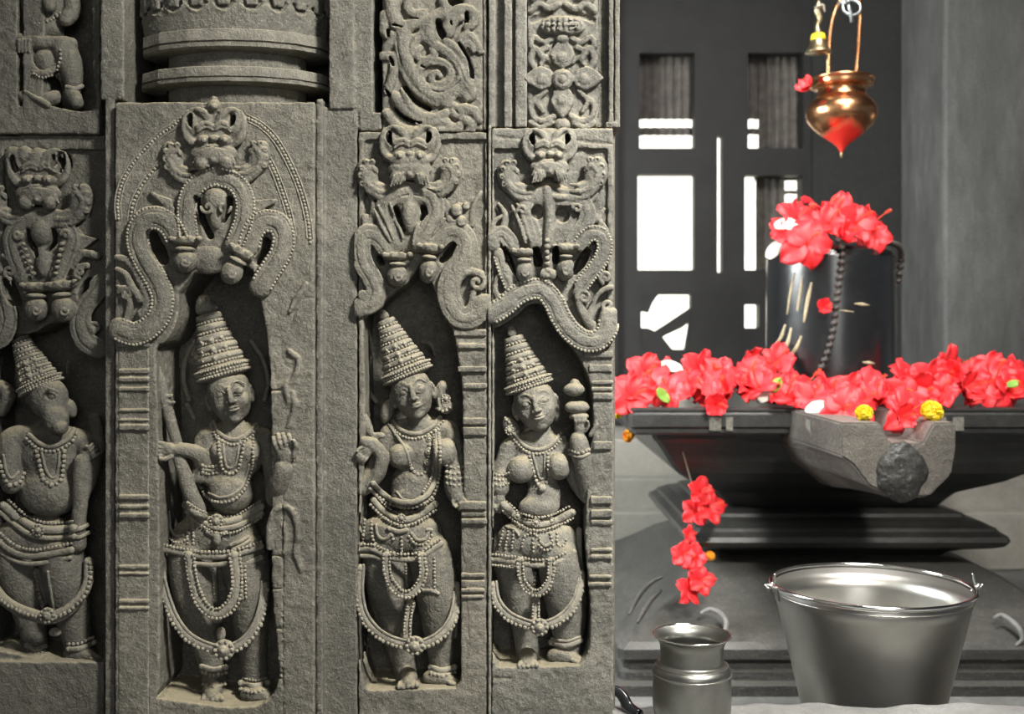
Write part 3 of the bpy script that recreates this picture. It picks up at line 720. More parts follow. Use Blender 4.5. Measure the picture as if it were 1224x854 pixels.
ornament('anklet', S1, [('t', [(241, 797), (255, 801), (270, 798)], 3.6, 1), ('b', [(242, 804), (256, 808), (270, 805)], 2.3, 1), ('b', [(243, 818), (256, 822), (269, 818)], 2.2, 1)], MC, fig1)
ornament('anklet', S1, [('t', [(288, 817), (303, 821), (320, 817)], 4.2, 1), ('b', [(287, 824), (303, 828), (321, 824)], 2.3, 1), ('b', [(290, 811), (304, 814), (318, 811)], 1.8, 1)], MC, fig1)

# ================= pilaster strips between the bays
b1 = sbox_obj('wall_pilaster', [(385, 427, 128, 905, -128, -14), (377.5, 386, 118, 905, -128, -6), (393, 424, -60, 130, -128, -10), (424, 446, -60, 135, -128, -14), (428.5, 456, 134, 156, -128, -14)], M['pilaster'], rough=.5, h=2.0)
tag(b1, 'plain flat stone pilaster strip right of the projecting panel', 'pilaster', 'plain pilaster strips')
b2 = sbox_obj('wall_pilaster', [(125.5, 136.5, 118, 905, -128, -9), (120, 148, -60, 119, -128, -9)], M['pilaster'], rough=.5, h=2.0)
tag(b2, 'narrow plain stone pilaster strip left of the projecting panel', 'pilaster', 'plain pilaster strips')
b3 = sbox_obj('wall_pilaster', [(583.2, 587, 150, 905, -128, -8), (584, 592, -60, 152, -128, -10), (592, 603, -60, 152, -128, -26), (602.5, 612, -60, 152, -128, -12), (612, 616, -60, 152, -128, -22), (616, 630, -60, 152, -128, -10)], M['carved_right'], rough=.4, h=1.6)
tag(b3, 'fluted narrow stone strip between the scroll carving and the flower carving', 'pilaster', 'plain pilaster strips')

# ================= panel 2
def kids2():
    P = empty('relief_carving', base_loc(506, 900, -50), 'stone relief of a crowned goddess in beaded garlands, right of the plain wide pilaster', 'stone relief', 'figure reliefs of the temple wall')
    wf = -12
    s = Sculpt(X(427, wf), X(585, wf), Y(155, wf), Y(905, wf), -128, wf + 6, 1.6)
    pbox(s, 428.5, 582.5, 158, 903, -128, wf, 2)
    ni = smoothpoly([(500, 312), (513, 335), (521, 358), (531, 382), (541, 398), (546, 430), (551, 470), (553, 600), (550, 640), (549, 826), (431, 826), (432, 500), (431, 380), (445, 368), (457, 356), (470, 345), (484, 336)])
    ppoly(s, ni, -94, 20, k=3)
    ppoly(s, [(429, 826), (552, 823), (552, 880), (429, 880)], -128, wf, 'u', 0, 2)
    pbox(s, 574, 578, 395, 905, wf - 5, wf + 5, .5, 's') if False else None
    slab = s
    bars = [(545, 580, 396, 415, wf), (542, 581, 394, 402, wf + 4), (547, 581, 411, 417, wf + 4), (550, 580, 417, 440, wf - 2), (547, 582, 438, 445, wf + 5), (553, 580, 447, 460, wf), (553, 582, 459, 465, wf + 4), (554, 580, 465, 500, wf - 1),
            (553, 582, 500, 508, wf + 5), (553, 582, 511, 521, wf + 4), (554, 580, 523, 590, wf), (548, 581, 600, 610, wf + 6), (551, 581, 612, 618, wf + 3), (551, 582, 621, 627, wf + 5), (551, 579, 590, 905, wf - 1), (551, 580, 686, 691, wf + 4), (551, 580, 694, 703, wf + 2), (551, 580, 704, 709, wf + 4), (551, 578, 712, 716, wf + 3)]
    pilaster('pilaster', bars, P, MC)
    pbox(slab, 431, 579, 161, 393, wf - 6, 20, 2, 's', 2)
    m = Motif((429, 582, 156, 420), wf, 1.2)
    m.mask(490, 184, .92, finial=False, ridged=True); m.whisker(462, 205, .93, -1); m.whisker(516, 203, .93, 1)
    m.sc.chain([(462, 189, wf + 8, 3.5), (476, 192, wf + 13, 4.5), (504, 192, wf + 13, 4.5), (517, 189, wf + 8, 3.5)], k=3); m.sc.ell(490, 262, wf - 5, 44, 42, 9, k=3); m.sc.ell(550, 268, wf - 4, 18, 26, 8, k=3)
    for pth in ([(524, 232), (534, 244), (536, 262)], [(441, 232), (446, 244), (445, 262)], [(575, 230), (566, 246), (564, 268)], [(438, 376), (452, 368), (460, 352)], [(556, 398), (566, 392), (574, 382)]): m.taper(pth, 2, 4, 2)
    m.sc.ell(491, 233, wf, 36, 15, 9, k=3)
    m.band([(487, 228), (468, 234), (459, 250), (463, 270), (472, 292)], 10.5, 3, 0); m.band([(496, 228), (515, 234), (521, 252), (513, 272), (502, 292)], 10.5, 3, 0)
    for pth in ([(447, 250), (455, 268), (466, 288)], [(452, 246), (461, 264), (470, 286)], [(466, 244), (474, 262), (482, 285)], [(500, 268), (496, 280), (494, 292)], [(531, 262), (522, 274), (514, 290)]): m.strand(pth, 1.7, 9)
    m.sc.ell(490, 258, wf + 3, 10, 22, 10)
    m.cut([(474, 250, wf, 3.8), (478, 262, wf, 3.8), (484, 276, wf, 2.4)]); m.cut([(506, 249, wf, 3.8), (508, 256, wf, 4), (504, 263, wf, 2.5)])
    m.knob(475, 330, 12.5, 13, 0, 11); m.knob(512, 324, 11, 15, 4, 11)
    m.band([(462, 297), (452, 284), (438, 280), (431, 292), (434, 314), (444, 332), (450, 348), (444, 362), (430, 368)], 11.5, 3, 0)
    m.band([(520, 290), (533, 278), (549, 278), (558, 291), (553, 310), (541, 328), (535, 348), (540, 368), (553, 381), (569, 376), (579, 364)], 13, 3, 0)
    m.cut([(543, 294, wf, 4), (536, 303, wf, 4.5), (528, 311, wf, 4)])
    m.cut([(453, 308, wf, 3.4), (456, 315, wf, 3.4)])
    m.taper([(552, 364), (546, 350), (549, 334), (561, 325), (575, 328)], 3, 5, 4); m.curl(570, 338, 10, -60, 1.2, 3.4, 5); m.taper([(555, 372), (563, 362), (566, 350)], 2, 4, 4)
    m.taper([(433, 318), (440, 332), (440, 348), (434, 354)], 2, 4, 4); m.curl(434, 352, 6, 40, 1, 2.3, 5)
    for a, b, r in ((545, 252, 8), (551, 265, 7), (557, 246, 5), (538, 262, 5)): m.sc.ell(a, b, wf + 4, r, r, r, k=1); m.curl(a, b, r * .7, 30, 1, 1.4, 4 + r * .8)
    m.sc.ell(441, 268, wf, 8, 14, 5, -30, k=2)
    m.finish('arch_carving', MC, P, slab)
    # figure
    s = figure_base((420, 560, 430, 830))
    face(s, 493, 470, -34, 24, 32, -14)
    s.chain([(498, 496, -46, 12), (503, 514, -46, 14)], k=3)
    s.chain([(466, 518, -46, 11), (502, 512, -48, 13), (536, 514, -46, 11)], k=4)
    s.ell(502, 538, -46, 37, 30, 20, k=6); s.ell(478, 546, -26, 15, 15, 14, k=4); s.ell(532, 541, -26, 14.5, 16.5, 14, k=4)
    s.ell(493, 580, -42, 26, 28, 20, k=8); s.ell(490, 594, -32, 22, 14, 14, k=6)
    s.ell(480, 638, -46, 50, 28, 25, k=8)
    s.chain([(458, 660, -48, 24), (464, 705, -46, 22), (472, 750, -50, 16), (482, 790, -56, 12), (487, 812, -56, 11)], k=5)
    s.chain([(514, 660, -42, 24), (522, 705, -38, 23), (525, 750, -42, 17), (527, 785, -46, 13), (529, 805, -48, 12)], k=5)
    s.box(X(445, -50), X(530, -50), Y(650, -50), Y(700, -50), -72, -48, 6, 'u', 12)
    foot_front(s, 488, 815, -22, 1.05); foot_side(s, 530, 812, -34, 1, .95)
    s.chain([(538, 516, -44, 11), (545, 545, -38, 11), (543, 575, -26, 11.5), (545, 592, -20, 10)], k=3)
    hand(s, 548, 596, -14, 60, .8, .8, 1)
    s.chain([(464, 520, -44, 10), (452, 548, -38, 10), (442, 572, -28, 9), (434, 584, -22, 9)], k=3)
    s.chain([(437, 582, -22, 8), (452, 566, -20, 8), (456, 546, -18, 7.5), (446, 532, -16, 7), (436, 528, -14, 6.5)], k=3)
    hand(s, 438, 540, -14, 130, .8, .4, 1)
    s.chain([(429, 492, -22, 5), (436, 506, -22, 7), (443, 518, -22, 4)], k=2); s.ell(453, 521, -22, 8, 4, 5, k=2)
    s.ell(529, 472, -40, 9, 17, 10, k=3); s.ell(533, 487, -36, 10, 8, 8, k=2); s.ell(463, 492, -42, 8, 15, 9, 15, k=3)
    for i in range(3): s.chain([(524 + i * 5, 478, -31, 1.6), (526 + i * 5, 490, -30, 1.8)], k=.5)
    fig = s.build('goddess_figure', MC, P, .35); SF = Surf([s])
    crown(fig, MC, (456, 370), (489, 452), -40, -38, 10, 30, 6, .13, rk=6)
    ornament('halo_ring', SF, [('t', [(443, 428, -66), (438, 448, -66), (441, 468, -66), (450, 480, -64)], 3.2), ('t', [(505, 408, -68), (515, 412, -68), (520, 424, -68)], 2.4)], MC, fig)
    ornament('earring', SF, [('b', [(522, 488), (530, 492), (538, 488)], 2.4, 1), ('m', (533, 477), 6, 1)], MC, fig)
    ornament('necklace', SF, [('t', [(470, 504), (479, 514), (496, 519), (513, 513), (526, 499)], 2.8, 1), ('b', [(467, 509), (478, 520), (497, 525), (515, 518), (530, 504)], 2, 1),
        ('t', [(465, 508), (476, 524), (486, 540), (490, 556)], 2.2, 1), ('b', [(487, 536), (490, 556), (497, 566), (505, 567), (511, 560), (513, 540), (513, 522)], 2.4, 1), ('m', (513, 525), 4, 2), ('m', (512, 540), 4, 2), ('m', (511, 553), 4, 2)], MC, fig)
    ornament('long_necklace', SF, [('t', [(521, 516), (522, 545), (519, 575), (510, 592), (492, 601), (470, 598), (456, 589), (446, 578)], 3.6, 2), ('b', [(524, 514), (526, 545), (524, 577), (514, 597), (493, 607), (469, 604), (452, 594), (442, 584)], 2.4, 3), ('b', [(518, 520), (519, 545), (515, 572), (506, 588)], 1.7, 5), ('t', [(474, 588), (482, 597), (496, 598), (508, 588)], 1.5, .5)], MC, fig)
    ornament('bracelet', SF, [('b', [(534, 557), (543, 560), (553, 558)], 2.2, 1), ('b', [(534, 564), (543, 567), (553, 565)], 2.2, 1), ('b', [(534, 571), (543, 574), (553, 572)], 2.2, 1), ('b', [(534, 578), (543, 581), (553, 579)], 2.2, 1)], MC, fig)
    ornament('girdle', SF, [('t', [(446, 598), (458, 611), (478, 622), (500, 617), (520, 603)], 4.4, 3), ('b', [(443, 604), (457, 618), (480, 629), (502, 623), (521, 610)], 2.2, 4), ('b', [(450, 593), (462, 606), (480, 615), (500, 610), (518, 597)], 1.7, 4), ('m', (480, 620), 6, 7)], MC, fig)
    ornament('hip_drapery', SF, [('b', [(436, 622), (434, 648)], 2, 1), ('b', [(444, 624), (444, 640), (449, 650)], 2, 1), ('t', [(449, 628), (452, 641), (460, 645), (467, 639)], 2.2, 1), ('b', [(466, 631), (470, 645)], 2, 1), ('b', [(480, 643), (480, 660)], 2, 1), ('t', [(465, 632), (476, 636), (486, 634)], 3, 2), ('t', [(492, 638), (499, 646), (508, 645), (512, 637)], 2.2, 1), ('b', [(489, 642), (497, 651), (509, 651), (516, 641)], 2, 1), ('o', (513, 634), 5, 3, 2)], MC, fig)
    ornament('hip_belt', SF, [('t', [(428, 657, -26), (445, 657, -20), (456, 662, -17), (465, 667, -16), (485, 669, -14), (502, 667, -15), (514, 659, -17), (527, 650, -24)], 3.8), ('b', [(428, 651, -24), (446, 652, -18), (460, 658, -14), (470, 662, -12), (485, 663, -11), (502, 661, -12), (514, 653, -14), (526, 645, -22)], 2.1), ('t', [(432, 665, -24), (447, 666, -20), (456, 670, -18)], 2.6)], MC, fig)
    U = [(462, 664, -12), (463, 685, -9), (469, 700, -8), (480, 710, -7), (491, 710, -7), (501, 700, -8), (506, 685, -9), (504, 664, -12)]
    ornament('thigh_sash', SF, [('t', U, 5), ('b', [(x + (x - 485) * .17, y + (4 if y > 690 else 0), w + 3) for x, y, w in U], 2.2), ('b', [(485 + (x - 485) * .84, y - (4 if y > 690 else 0), w + 4) for x, y, w in U], 2.0), ('t', [(485, 676), (486, 700)], 3, 1), ('b', [(485, 676), (486, 702)], 1.8, 4), ('o', (488, 714), 8, 6, 4),
        ('b', [(519, 668), (520, 706)], 2, 1), ('t', [(491, 722, -18), (487, 740, -14), (486, 762, -10)], 6), ('b', [(488, 722, -11), (484, 740, -8), (483, 762, -4)], 1.8), ('b', [(494, 722, -11), (491, 740, -8), (490, 762, -4)], 1.8),
        ('t', [(528, 652, -40), (538, 690, -38), (543, 730, -40), (543, 760, -46)], 4), ('t', [(506, 706), (518, 707), (524, 710)], 2.4, 1)], MC, fig)
    G = [(431, 680, -26), (430, 712, -20), (436, 738, -14), (452, 757, -9), (472, 767, -6), (497, 771, -5), (520, 764, -7), (537, 748, -13), (545, 725, -22), (545, 700, -32)]
    ornament('garland', SF, [('t', G, 5.6), ('b', [(x + (x - 490) * .05, y + 5, w + 3) for x, y, w in G], 2.7), ('t', [(x - (x - 490) * .06, y - 4, w + 3) for x, y, w in G], 1.9), ('m', (496, 772), 12, 6, -5)], MC, fig)
    ornament('anklet', SF, [('t', [(515, 798), (528, 802), (543, 798)], 4, 1), ('b', [(515, 805), (529, 808), (544, 804)], 2.4, 1)], MC, fig)
    return P
kids2()

# ================= panel 3
def kids3():
    MR = M['carved_right']
    P = empty('relief_carving', base_loc(660, 900, -50), 'stone relief at the wall end, goddess raising a lotus bud under a wave arch', 'stone relief', 'figure reliefs of the temple wall')
    wf = -12
    s = Sculpt(X(586, wf), X(735, wf), Y(150, wf), Y(905, wf), -128, wf + 6, 1.6)
    pbox(s, 587.8, 733, 153, 903, -128, wf, 2)
    ni = smoothpoly([(590, 392), (604, 386), (620, 374), (632, 363), (643, 360), (654, 366), (664, 384), (674, 402), (689, 420), (700, 440), (710, 470), (711, 520), (706, 560), (702, 640), (700, 800), (590, 800), (590, 600)])
    ppoly(s, ni, -94, 20, k=3)
    ppoly(s, [(588, 799), (704, 796), (704, 860), (588, 860)], -128, wf, 'u', 0, 2)
    s.chain([(590, 811, wf, 1.5), (612, 812, wf, 1.5)], op='s', k=1)
    s.chain([(592, 163, wf, 1.6), (630, 167, wf, 1.6)], op='s', k=1); s.chain([(676, 167, wf, 1.8), (730, 172, wf, 1.8)], op='s', k=1)
    slab = s
    bars = [(700, 733, 424, 437, wf - 1), (697, 733, 420, 428, wf + 4), (704, 732, 436, 445, wf + 3), (710, 731, 446, 456, wf - 4), (707, 733, 455, 460, wf + 3), (707, 733, 463, 468, wf + 3), (711, 731, 468, 530, wf - 2), (709, 733, 470, 478, wf + 4), (709, 732, 528, 538, wf + 4), (709, 732, 541, 562, wf),
            (706, 731, 560, 905, wf - 1), (706, 732, 594, 603, wf + 5), (707, 731, 604, 609, wf + 1), (706, 732, 610, 619, wf + 5), (706, 732, 622, 628, wf + 3), (706, 732, 656, 660, wf + 3), (706, 732, 664, 669, wf + 4), (704, 731, 688, 692, wf + 4), (703, 731, 697, 702, wf + 4)]
    pilaster('pilaster', bars, P, MR)
    pbox(slab, 590, 729, 172, 418, wf - 6, 20, 2, 's', 2)
    m = Motif((588, 732, 154, 440), wf, 1.2)
    m.mask(657, 184, .82, finial=False, ridged=True); m.whisker(631, 206, .93, -1); m.whisker(687, 203, 1.0, 1)
    m.sc.ell(655, 236, wf, 40, 14, 8, k=3); m.sc.ell(656, 262, wf - 5, 46, 44, 9, k=3)
    for pth in ([(714, 232), (704, 246), (712, 262)], [(596, 244), (604, 256), (602, 272)], [(722, 250), (716, 262), (724, 276)], [(594, 330), (592, 350), (600, 358)], [(600, 258), (590, 266), (589, 276)]): m.taper(pth, 2, 4.5, 1)
    m.band([(628, 246), (632, 262), (640, 290)], 9, 3, 0); m.band([(668, 236), (690, 238), (702, 252), (699, 268), (688, 286), (680, 298)], 9.5, 3, 0)
    for pth in ([(612, 246), (620, 264), (628, 290)], [(618, 244), (626, 262), (634, 288)]): m.strand(pth, 1.8, 7)
    m.curl(690, 250, 6, 180, 1.1, 2, 8); m.curl(624, 252, 6, 180, 1.1, 2, 8)
    m.strand([(654, 228), (657, 250), (657, 275), (655, 300), (654, 338)], 6, 6)
    m.sc.ell(642, 254, wf + 2, 8, 9, 12, op='s', k=1); m.sc.ell(672, 257, wf + 2, 9, 10, 12, op='s', k=1); m.sc.ell(668, 236, wf + 7, 12, 4, 4, k=1)
    for i in range(7): m.sc.ell(654, 288 + i * 7, wf + 12, 3.4, 3, 3, k=.5)
    m.sc.ell(650, 328, wf + 10, 5, 6, 5, k=1); m.sc.ell(660, 328, wf + 10, 5, 6, 5, k=1)
    m.knob(627, 325, 11, 13, 0, 10); m.knob(676, 322, 11, 14, 0, 10)
    m.cut([(641, 300, wf, 5), (643, 314, wf, 6)]); m.cut([(664, 298, wf, 4), (664, 312, wf, 5)])
    m.band([(612, 294), (602, 280), (592, 282), (589, 292)], 9, 3, 0); m.band([(598, 306), (604, 324), (612, 344)], 9, 3, 1.8)
    m.cut([(603, 298, wf, 3), (609, 312, wf, 4), (615, 326, wf, 3)])
    m.band([(694, 292), (704, 280), (718, 281), (723, 296), (716, 314), (702, 332), (692, 346)], 9.5, 3, 1.8)
    m.cut([(702, 300, wf, 4.5), (696, 312, wf, 6), (688, 324, wf, 5)])
    m.sc.ell(680, 344, wf + 2, 7, 5, 9, op='s', k=2)
    m.taper([(690, 350), (694, 368), (704, 386), (708, 390)], 4, 6, 3); m.taper([(712, 356), (706, 370), (704, 384)], 2, 4, 4)
    m.curl(698, 356, 9, 180, 1.3, 2.4, 6); m.curl(724, 332, 8, 120, 1.2, 2.8, 5); m.taper([(708, 372), (712, 356), (722, 346), (731, 344)], 2, 3.6, 5); m.curl(727, 366, 8, 90, 1, 3, 5)
    big = [(588, 375), (602, 367), (618, 353), (634, 346), (649, 347), (661, 360), (670, 379), (682, 396), (697, 407), (712, 408), (724, 398), (729, 380)]
    m.band(big, 13, 5, 2.1)
    m.finish('arch_carving', MR, P, slab)
    bead_rows('beading', Surf([m.sc]), m.rows, MR, P)
    s = figure_base((582, 730, 440, 805))
    face(s, 640, 484, -34, 25, 32, -14)
    s.chain([(646, 510, -48, 11), (648, 528, -46, 13)], k=3)
    s.chain([(610, 534, -46, 10), (645, 528, -48, 13), (672, 532, -46, 11)], k=4)
    s.ell(644, 550, -46, 34, 28, 20, k=6); s.ell(622, 562, -26, 16, 16, 15, k=4); s.ell(668, 558, -26, 14, 16, 14, k=4)
    s.ell(650, 592, -44, 20, 28, 20, k=8); s.ell(644, 606, -36, 24, 14, 16, k=6)
    s.ell(642, 645, -46, 48, 28, 25, k=8)
    s.chain([(612, 665, -50, 22), (620, 705, -54, 19), (628, 750, -58, 14), (631, 790, -58, 11)], k=5)
    s.chain([(668, 665, -42, 24), (673, 705, -38, 22), (677, 745, -42, 17), (679, 775, -46, 13), (680, 785, -48, 12)], k=5)
    foot_front(s, 631, 791, -22, 1.0); foot_side(s, 678, 786, -34, 1, .95)
    s.chain([(608, 536, -44, 10), (601, 562, -38, 10.5), (597, 584, -28, 11)], k=3); hand(s, 597, 598, -24, 80, .85, .8, 1)
    s.chain([(674, 536, -44, 11), (690, 570, -40, 12), (702, 592, -32, 10)], k=3)
    s.chain([(704, 592, -30, 10), (700, 565, -22, 11.5), (694, 540, -18, 11), (691, 526, -18, 10)], k=3)
    hand(s, 694, 512, -16, 268, .85, .75, 1)
    s.chain([(706, 520, -14, 3), (713, 508, -14, 3), (711, 496, -16, 2.5)], k=1)
    s.ell(690, 487, -20, 15, 8, 12, k=1); s.ell(689, 477, -22, 12, 3, 9, k=1, op='s'); s.ell(686, 466, -22, 13, 8, 11, k=1); s.ell(687, 459, -24, 6, 6, 6, k=2); s.ell(692, 498, -20, 12, 5, 10, k=1)
    s.ell(611, 512, -42, 9, 14, 10, -30, k=3); s.ell(665, 492, -44, 6, 12, 8, k=3)
    fig = s.build('goddess_figure', MR, P, .35); SF = Surf([s])
    crown(fig, MR, (609, 390), (634, 466), -42, -38, 11, 28, 5, .15, rk=6)
    ornament('earring', SF, [('b', [(604, 500), (610, 508), (618, 516)], 2.3, 1), ('m', (609, 515), 6, 1)], MR, fig)
    ornament('necklace', SF, [('t', [(615, 519), (627, 533), (642, 538), (657, 533), (670, 519)], 2.6, 1), ('b', [(612, 523), (626, 538), (642, 543), (659, 538), (673, 523)], 2, 1),
        ('b', [(632, 542), (637, 562), (641, 575), (648, 583), (655, 573), (655, 558), (655, 543)], 2.3, 1), ('t', [(637, 543), (641, 560), (645, 572), (650, 572), (651, 558), (651, 543)], 1.6, 1), ('o', (648, 584), 5, 5, 2)], MR, fig)
    ornament('bracelet', SF, [('b', [(680, 538), (692, 542), (704, 538)], 2.3, 1), ('t', [(680, 543), (692, 547), (704, 543)], 2, .5)], MR, fig)
    ornament('bracelet', SF, [('b', [(590, 566), (598, 569), (608, 566)], 2, 1), ('b', [(590, 572), (598, 575), (608, 572)], 2, 1), ('b', [(590, 578), (598, 581), (608, 578)], 2, 1)], MR, fig)
    ornament('girdle', SF, [('t', [(602, 604), (618, 618), (638, 627), (660, 624), (684, 613)], 5, 3), ('b', [(606, 600), (620, 612), (640, 619), (660, 616), (680, 606)], 1.9, 5), ('b', [(601, 611), (617, 625), (637, 634), (661, 631), (685, 620)], 1.9, 4), ('m', (641, 625), 5.5, 8), ('m', (619, 617), 5, 7), ('m', (659, 623), 5, 7)], MR, fig)
    ornament('hip_drapery', SF, [('b', [(602, 632), (597, 652)], 1.9, 1), ('b', [(608, 632), (604, 656)], 1.9, 1), ('b', [(614, 636), (612, 656)], 1.9, 1), ('t', [(604, 630), (616, 634), (620, 640)], 2, 2), ('b', [(624, 654), (627, 642), (636, 638), (645, 644)], 2, 1), ('b', [(637, 645), (637, 660)], 2, 1),
        ('t', [(646, 648), (652, 653), (658, 650)], 2, 1), ('b', [(658, 638), (661, 652)], 1.9, 1), ('b', [(666, 638), (666, 650), (672, 654), (677, 646)], 1.9, 1), ('b', [(644, 652), (650, 658), (658, 657)], 1.9, 1)], MR, fig)
    ornament('hip_belt', SF, [('t', [(589, 669, -28), (606, 671, -20), (622, 673, -16), (640, 676, -14), (660, 674, -15), (676, 668, -20), (686, 660, -28)], 3.8), ('b', [(589, 663, -26), (606, 665, -17), (622, 667, -13), (640, 670, -11), (660, 668, -12), (676, 661, -18)], 2.0), ('b', [(589, 676, -26), (606, 678, -17), (620, 680, -14)], 1.8), ('b', [(660, 682, -14), (674, 677, -18), (682, 671, -24)], 1.8)], MR, fig)
    U = [(622, 670, -12), (623, 688, -9), (628, 701, -8), (637, 708, -7), (646, 708, -7), (654, 700, -8), (658, 688, -9), (658, 670, -12)]
    ornament('thigh_sash', SF, [('t', U, 4.4), ('b', [(640 + (x - 640) * 1.2, y + (4 if y > 695 else 0), w + 3) for x, y, w in U], 2.1), ('b', [(640 + (x - 640) * .84, y - (3 if y > 695 else 0), w + 4) for x, y, w in U], 1.9), ('b', [(639, 686), (639, 704)], 2.3, 3), ('o', (641, 712), 6, 6, 4),
        ('t', [(640, 716, -18), (640, 742, -10)], 5.5), ('b', [(637, 718, -12), (637, 742, -4)], 1.8), ('b', [(644, 718, -12), (644, 742, -4)], 1.8)], MR, fig)
    ornament('hanging_sash', SF, [('t', [(692, 634, -40), (692, 664, -40), (692, 700, -42)], 4), ('b', [(692, 664, -36), (692, 700, -38)], 1.9)], MR, fig)
    G = [(590, 700, -26), (594, 720, -18), (606, 735, -12), (624, 744, -8), (646, 748, -5), (668, 741, -8), (685, 725, -14), (693, 704, -22), (694, 686, -30)]
    ornament('garland', SF, [('t', G, 5.4), ('b', [(x + (x - 642) * .05, y + 5, w + 3) for x, y, w in G], 2.6), ('t', [(x - (x - 642) * .06, y - 4, w + 3) for x, y, w in G], 1.9), ('m', (645, 750), 11, 6, -5)], MR, fig)
    ornament('anklet', SF, [('t', [(659, 768), (676, 772), (694, 766)], 4, 2), ('t', [(660, 764), (677, 767), (693, 762)], 2, 2)], MR, fig)
kids3()

# ================= panel at the far left
def kidsA():
    MD = M['carved_shaded']
    P = empty('relief_carving', base_loc(55, 900, -80), 'shadowed stone relief at the far left, boar-faced deity in a ringed crown', 'stone relief', 'figure reliefs of the temple wall')
    wf = -30
    s = Sculpt(X(-52, wf), X(128, wf), Y(160, wf), Y(905, wf), -128, wf + 6, 1.7)
    pbox(s, -50, 125.5, 162, 903, -128, wf, 2)
    ni = smoothpoly([(-40, 400), (10, 398), (30, 388), (55, 382), (80, 388), (92, 404), (103, 422), (117, 432), (118, 520), (116, 792), (-40, 792)])
    ppoly(s, ni, -106, 20, k=3)
    ppoly(s, [(-45, 792), (124, 792), (124, 905), (-45, 905)], -128, wf + 8, 'u', 3)
    slab = s
    pbox(slab, -20, 121, 170, 430, wf - 7, 20, 2, 's', 2)
    m = Motif((-20, 125, 163, 440), wf, 1.25)
    m.mask(46, 213, .95, finial=False); m.whisker(72, 236, 1.0, 1); m.whisker(18, 236, .9, -1)
    for a, b, r in ((17, 190, 12), (45, 189, 10), (64, 192, 10), (30, 186, 9)): m.sc.ell(a, b, wf + 5, r, r * 1.25, 9, k=2)
    m.holes.append([(20, 194, 4), (24, 204, 5)]); m.holes.append([(78, 188, 5), (79, 198, 5), (77, 206, 3)])
    m.sc.ell(48, 264, wf, 42, 16, 9, k=3); m.sc.ell(50, 300, wf - 6, 56, 44, 9, k=3)
    m.band([(24, 270), (14, 282), (17, 304), (28, 332)], 10, 3, 0); m.band([(76, 270), (84, 284), (78, 306), (68, 332)], 10, 3, 0)
    m.curl(21, 281, 6, 0, 1.1, 2.4, 8); m.curl(79, 281, 6, 180, 1.1, 2.4, 8)
    m.sc.ell(50, 278, wf + 4, 13, 16, 10); m.sc.ell(52, 312, wf + 1, 9, 20, 8)
    m.cut([(37, 276, wf, 2.6), (40, 290, wf, 3.6), (48, 306, wf, 3.4)]); m.cut([(67, 276, wf, 3), (67, 290, wf, 3.4), (60, 300, wf, 2.5)])
    for i in range(6): m.sc.ell(28 + i * 2.4, 292 + i * 7, wf + 10, 3, 2.6, 3, k=.5); m.sc.ell(74 - i * 1.6, 292 + i * 7, wf + 10, 3, 2.6, 3, k=.5)
    m.taper([(86, 320), (98, 304), (116, 306)], 3, 5, 3); m.taper([(88, 330), (95, 320), (104, 318)], 3, 4, 4); m.curl(95, 326, 7, 90, 1.2, 2.4, 5); m.sc.poly([(X(a, wf), Y(b, wf)) for a, b in ((88, 278), (118, 286), (90, 306))], wf - 6, wf + 5, 'u', 2, 1)
    m.taper([(4, 306), (16, 314), (22, 330)], 3, 5, 3); m.curl(12, 326, 8, 90, 1.2, 2.6, 5)
    m.knob(43, 370, 14, 15, 0, 12); m.knob(76, 370, 14, 16, -6, 12)
    m.cut([(96, 352, wf, 5), (103, 343, wf, 7), (106, 336, wf, 5)]); m.cut([(10, 336, wf, 4), (15, 350, wf, 6), (20, 362, wf, 5)])
    m.band([(122, 338), (112, 352), (100, 368), (95, 388), (102, 408), (118, 417)], 12, 3, 0)
    m.band([(2, 340), (6, 362), (10, 384), (2, 404), (-10, 410)], 11, 3, 0)
    m.taper([(118, 352), (108, 368), (106, 386), (112, 396)], 3, 4, 5); m.curl(114, 392, 7, 180, 1, 2.4, 5)
    m.finish('arch_carving', MD, P, slab)
    s = figure_base((-25, 122, 440, 800))
    s.ell(58, 476, -42, 23, 26, 20, -14, k=3); s.ell(66, 500, -34, 15, 20, 17, -20, k=6); s.ell(72, 512, -24, 9, 8, 9, -20, k=3)
    s.ell(62, 474, -24, 7, 5, 4, k=1, op='s'); s.ell(62, 474, -27, 5, 4, 4, k=.5); s.chain([(53, 471, -23, 1.6), (60, 465, -20, 1.8), (69, 469, -22, 1.6)], k=1)
    s.ell(41, 476, -34, 5, 4, 4, k=1, op='s'); s.ell(41, 476, -36, 3.5, 3, 3, k=.5)
    s.chain([(62, 517, -17, .9), (70, 518, -14, .9), (78, 513, -17, .9)], op='s', k=.5)
    s.ell(84, 488, -48, 7, 12, 8, -20, k=2); s.ell(37, 472, -50, 7, 12, 7, 20, k=2)
    s.chain([(60, 510, -56, 13), (60, 524, -54, 14)], k=3)
    s.chain([(18, 524, -50, 14), (60, 522, -54, 14), (102, 528, -52, 12)], k=4)
    s.ell(60, 545, -52, 42, 32, 22, k=6); s.ell(60, 588, -48, 36, 30, 24, k=8); s.chain([(54, 596, -24, 1.8), (55, 598, -24, 1.8)], op='s', k=1)
    s.ell(45, 645, -54, 56, 28, 24, k=8)
    s.chain([(20, 665, -54, 24), (28, 700, -54, 21), (38, 745, -58, 14), (43, 775, -60, 12)], k=5)
    s.chain([(74, 665, -48, 25), (80, 700, -46, 23), (88, 740, -50, 17), (94, 770, -54, 14), (97, 782, -56, 13)], k=5)
    s.ell(50, 790, -50, 15, 11, 16, k=3); s.ell(16, 778, -56, 17, 14, 14, k=3); foot_side(s, 102, 784, -44, 1, 1.0)
    s.chain([(14, 528, -46, 15), (12, 556, -38, 13), (14, 580, -32, 11)], k=3)
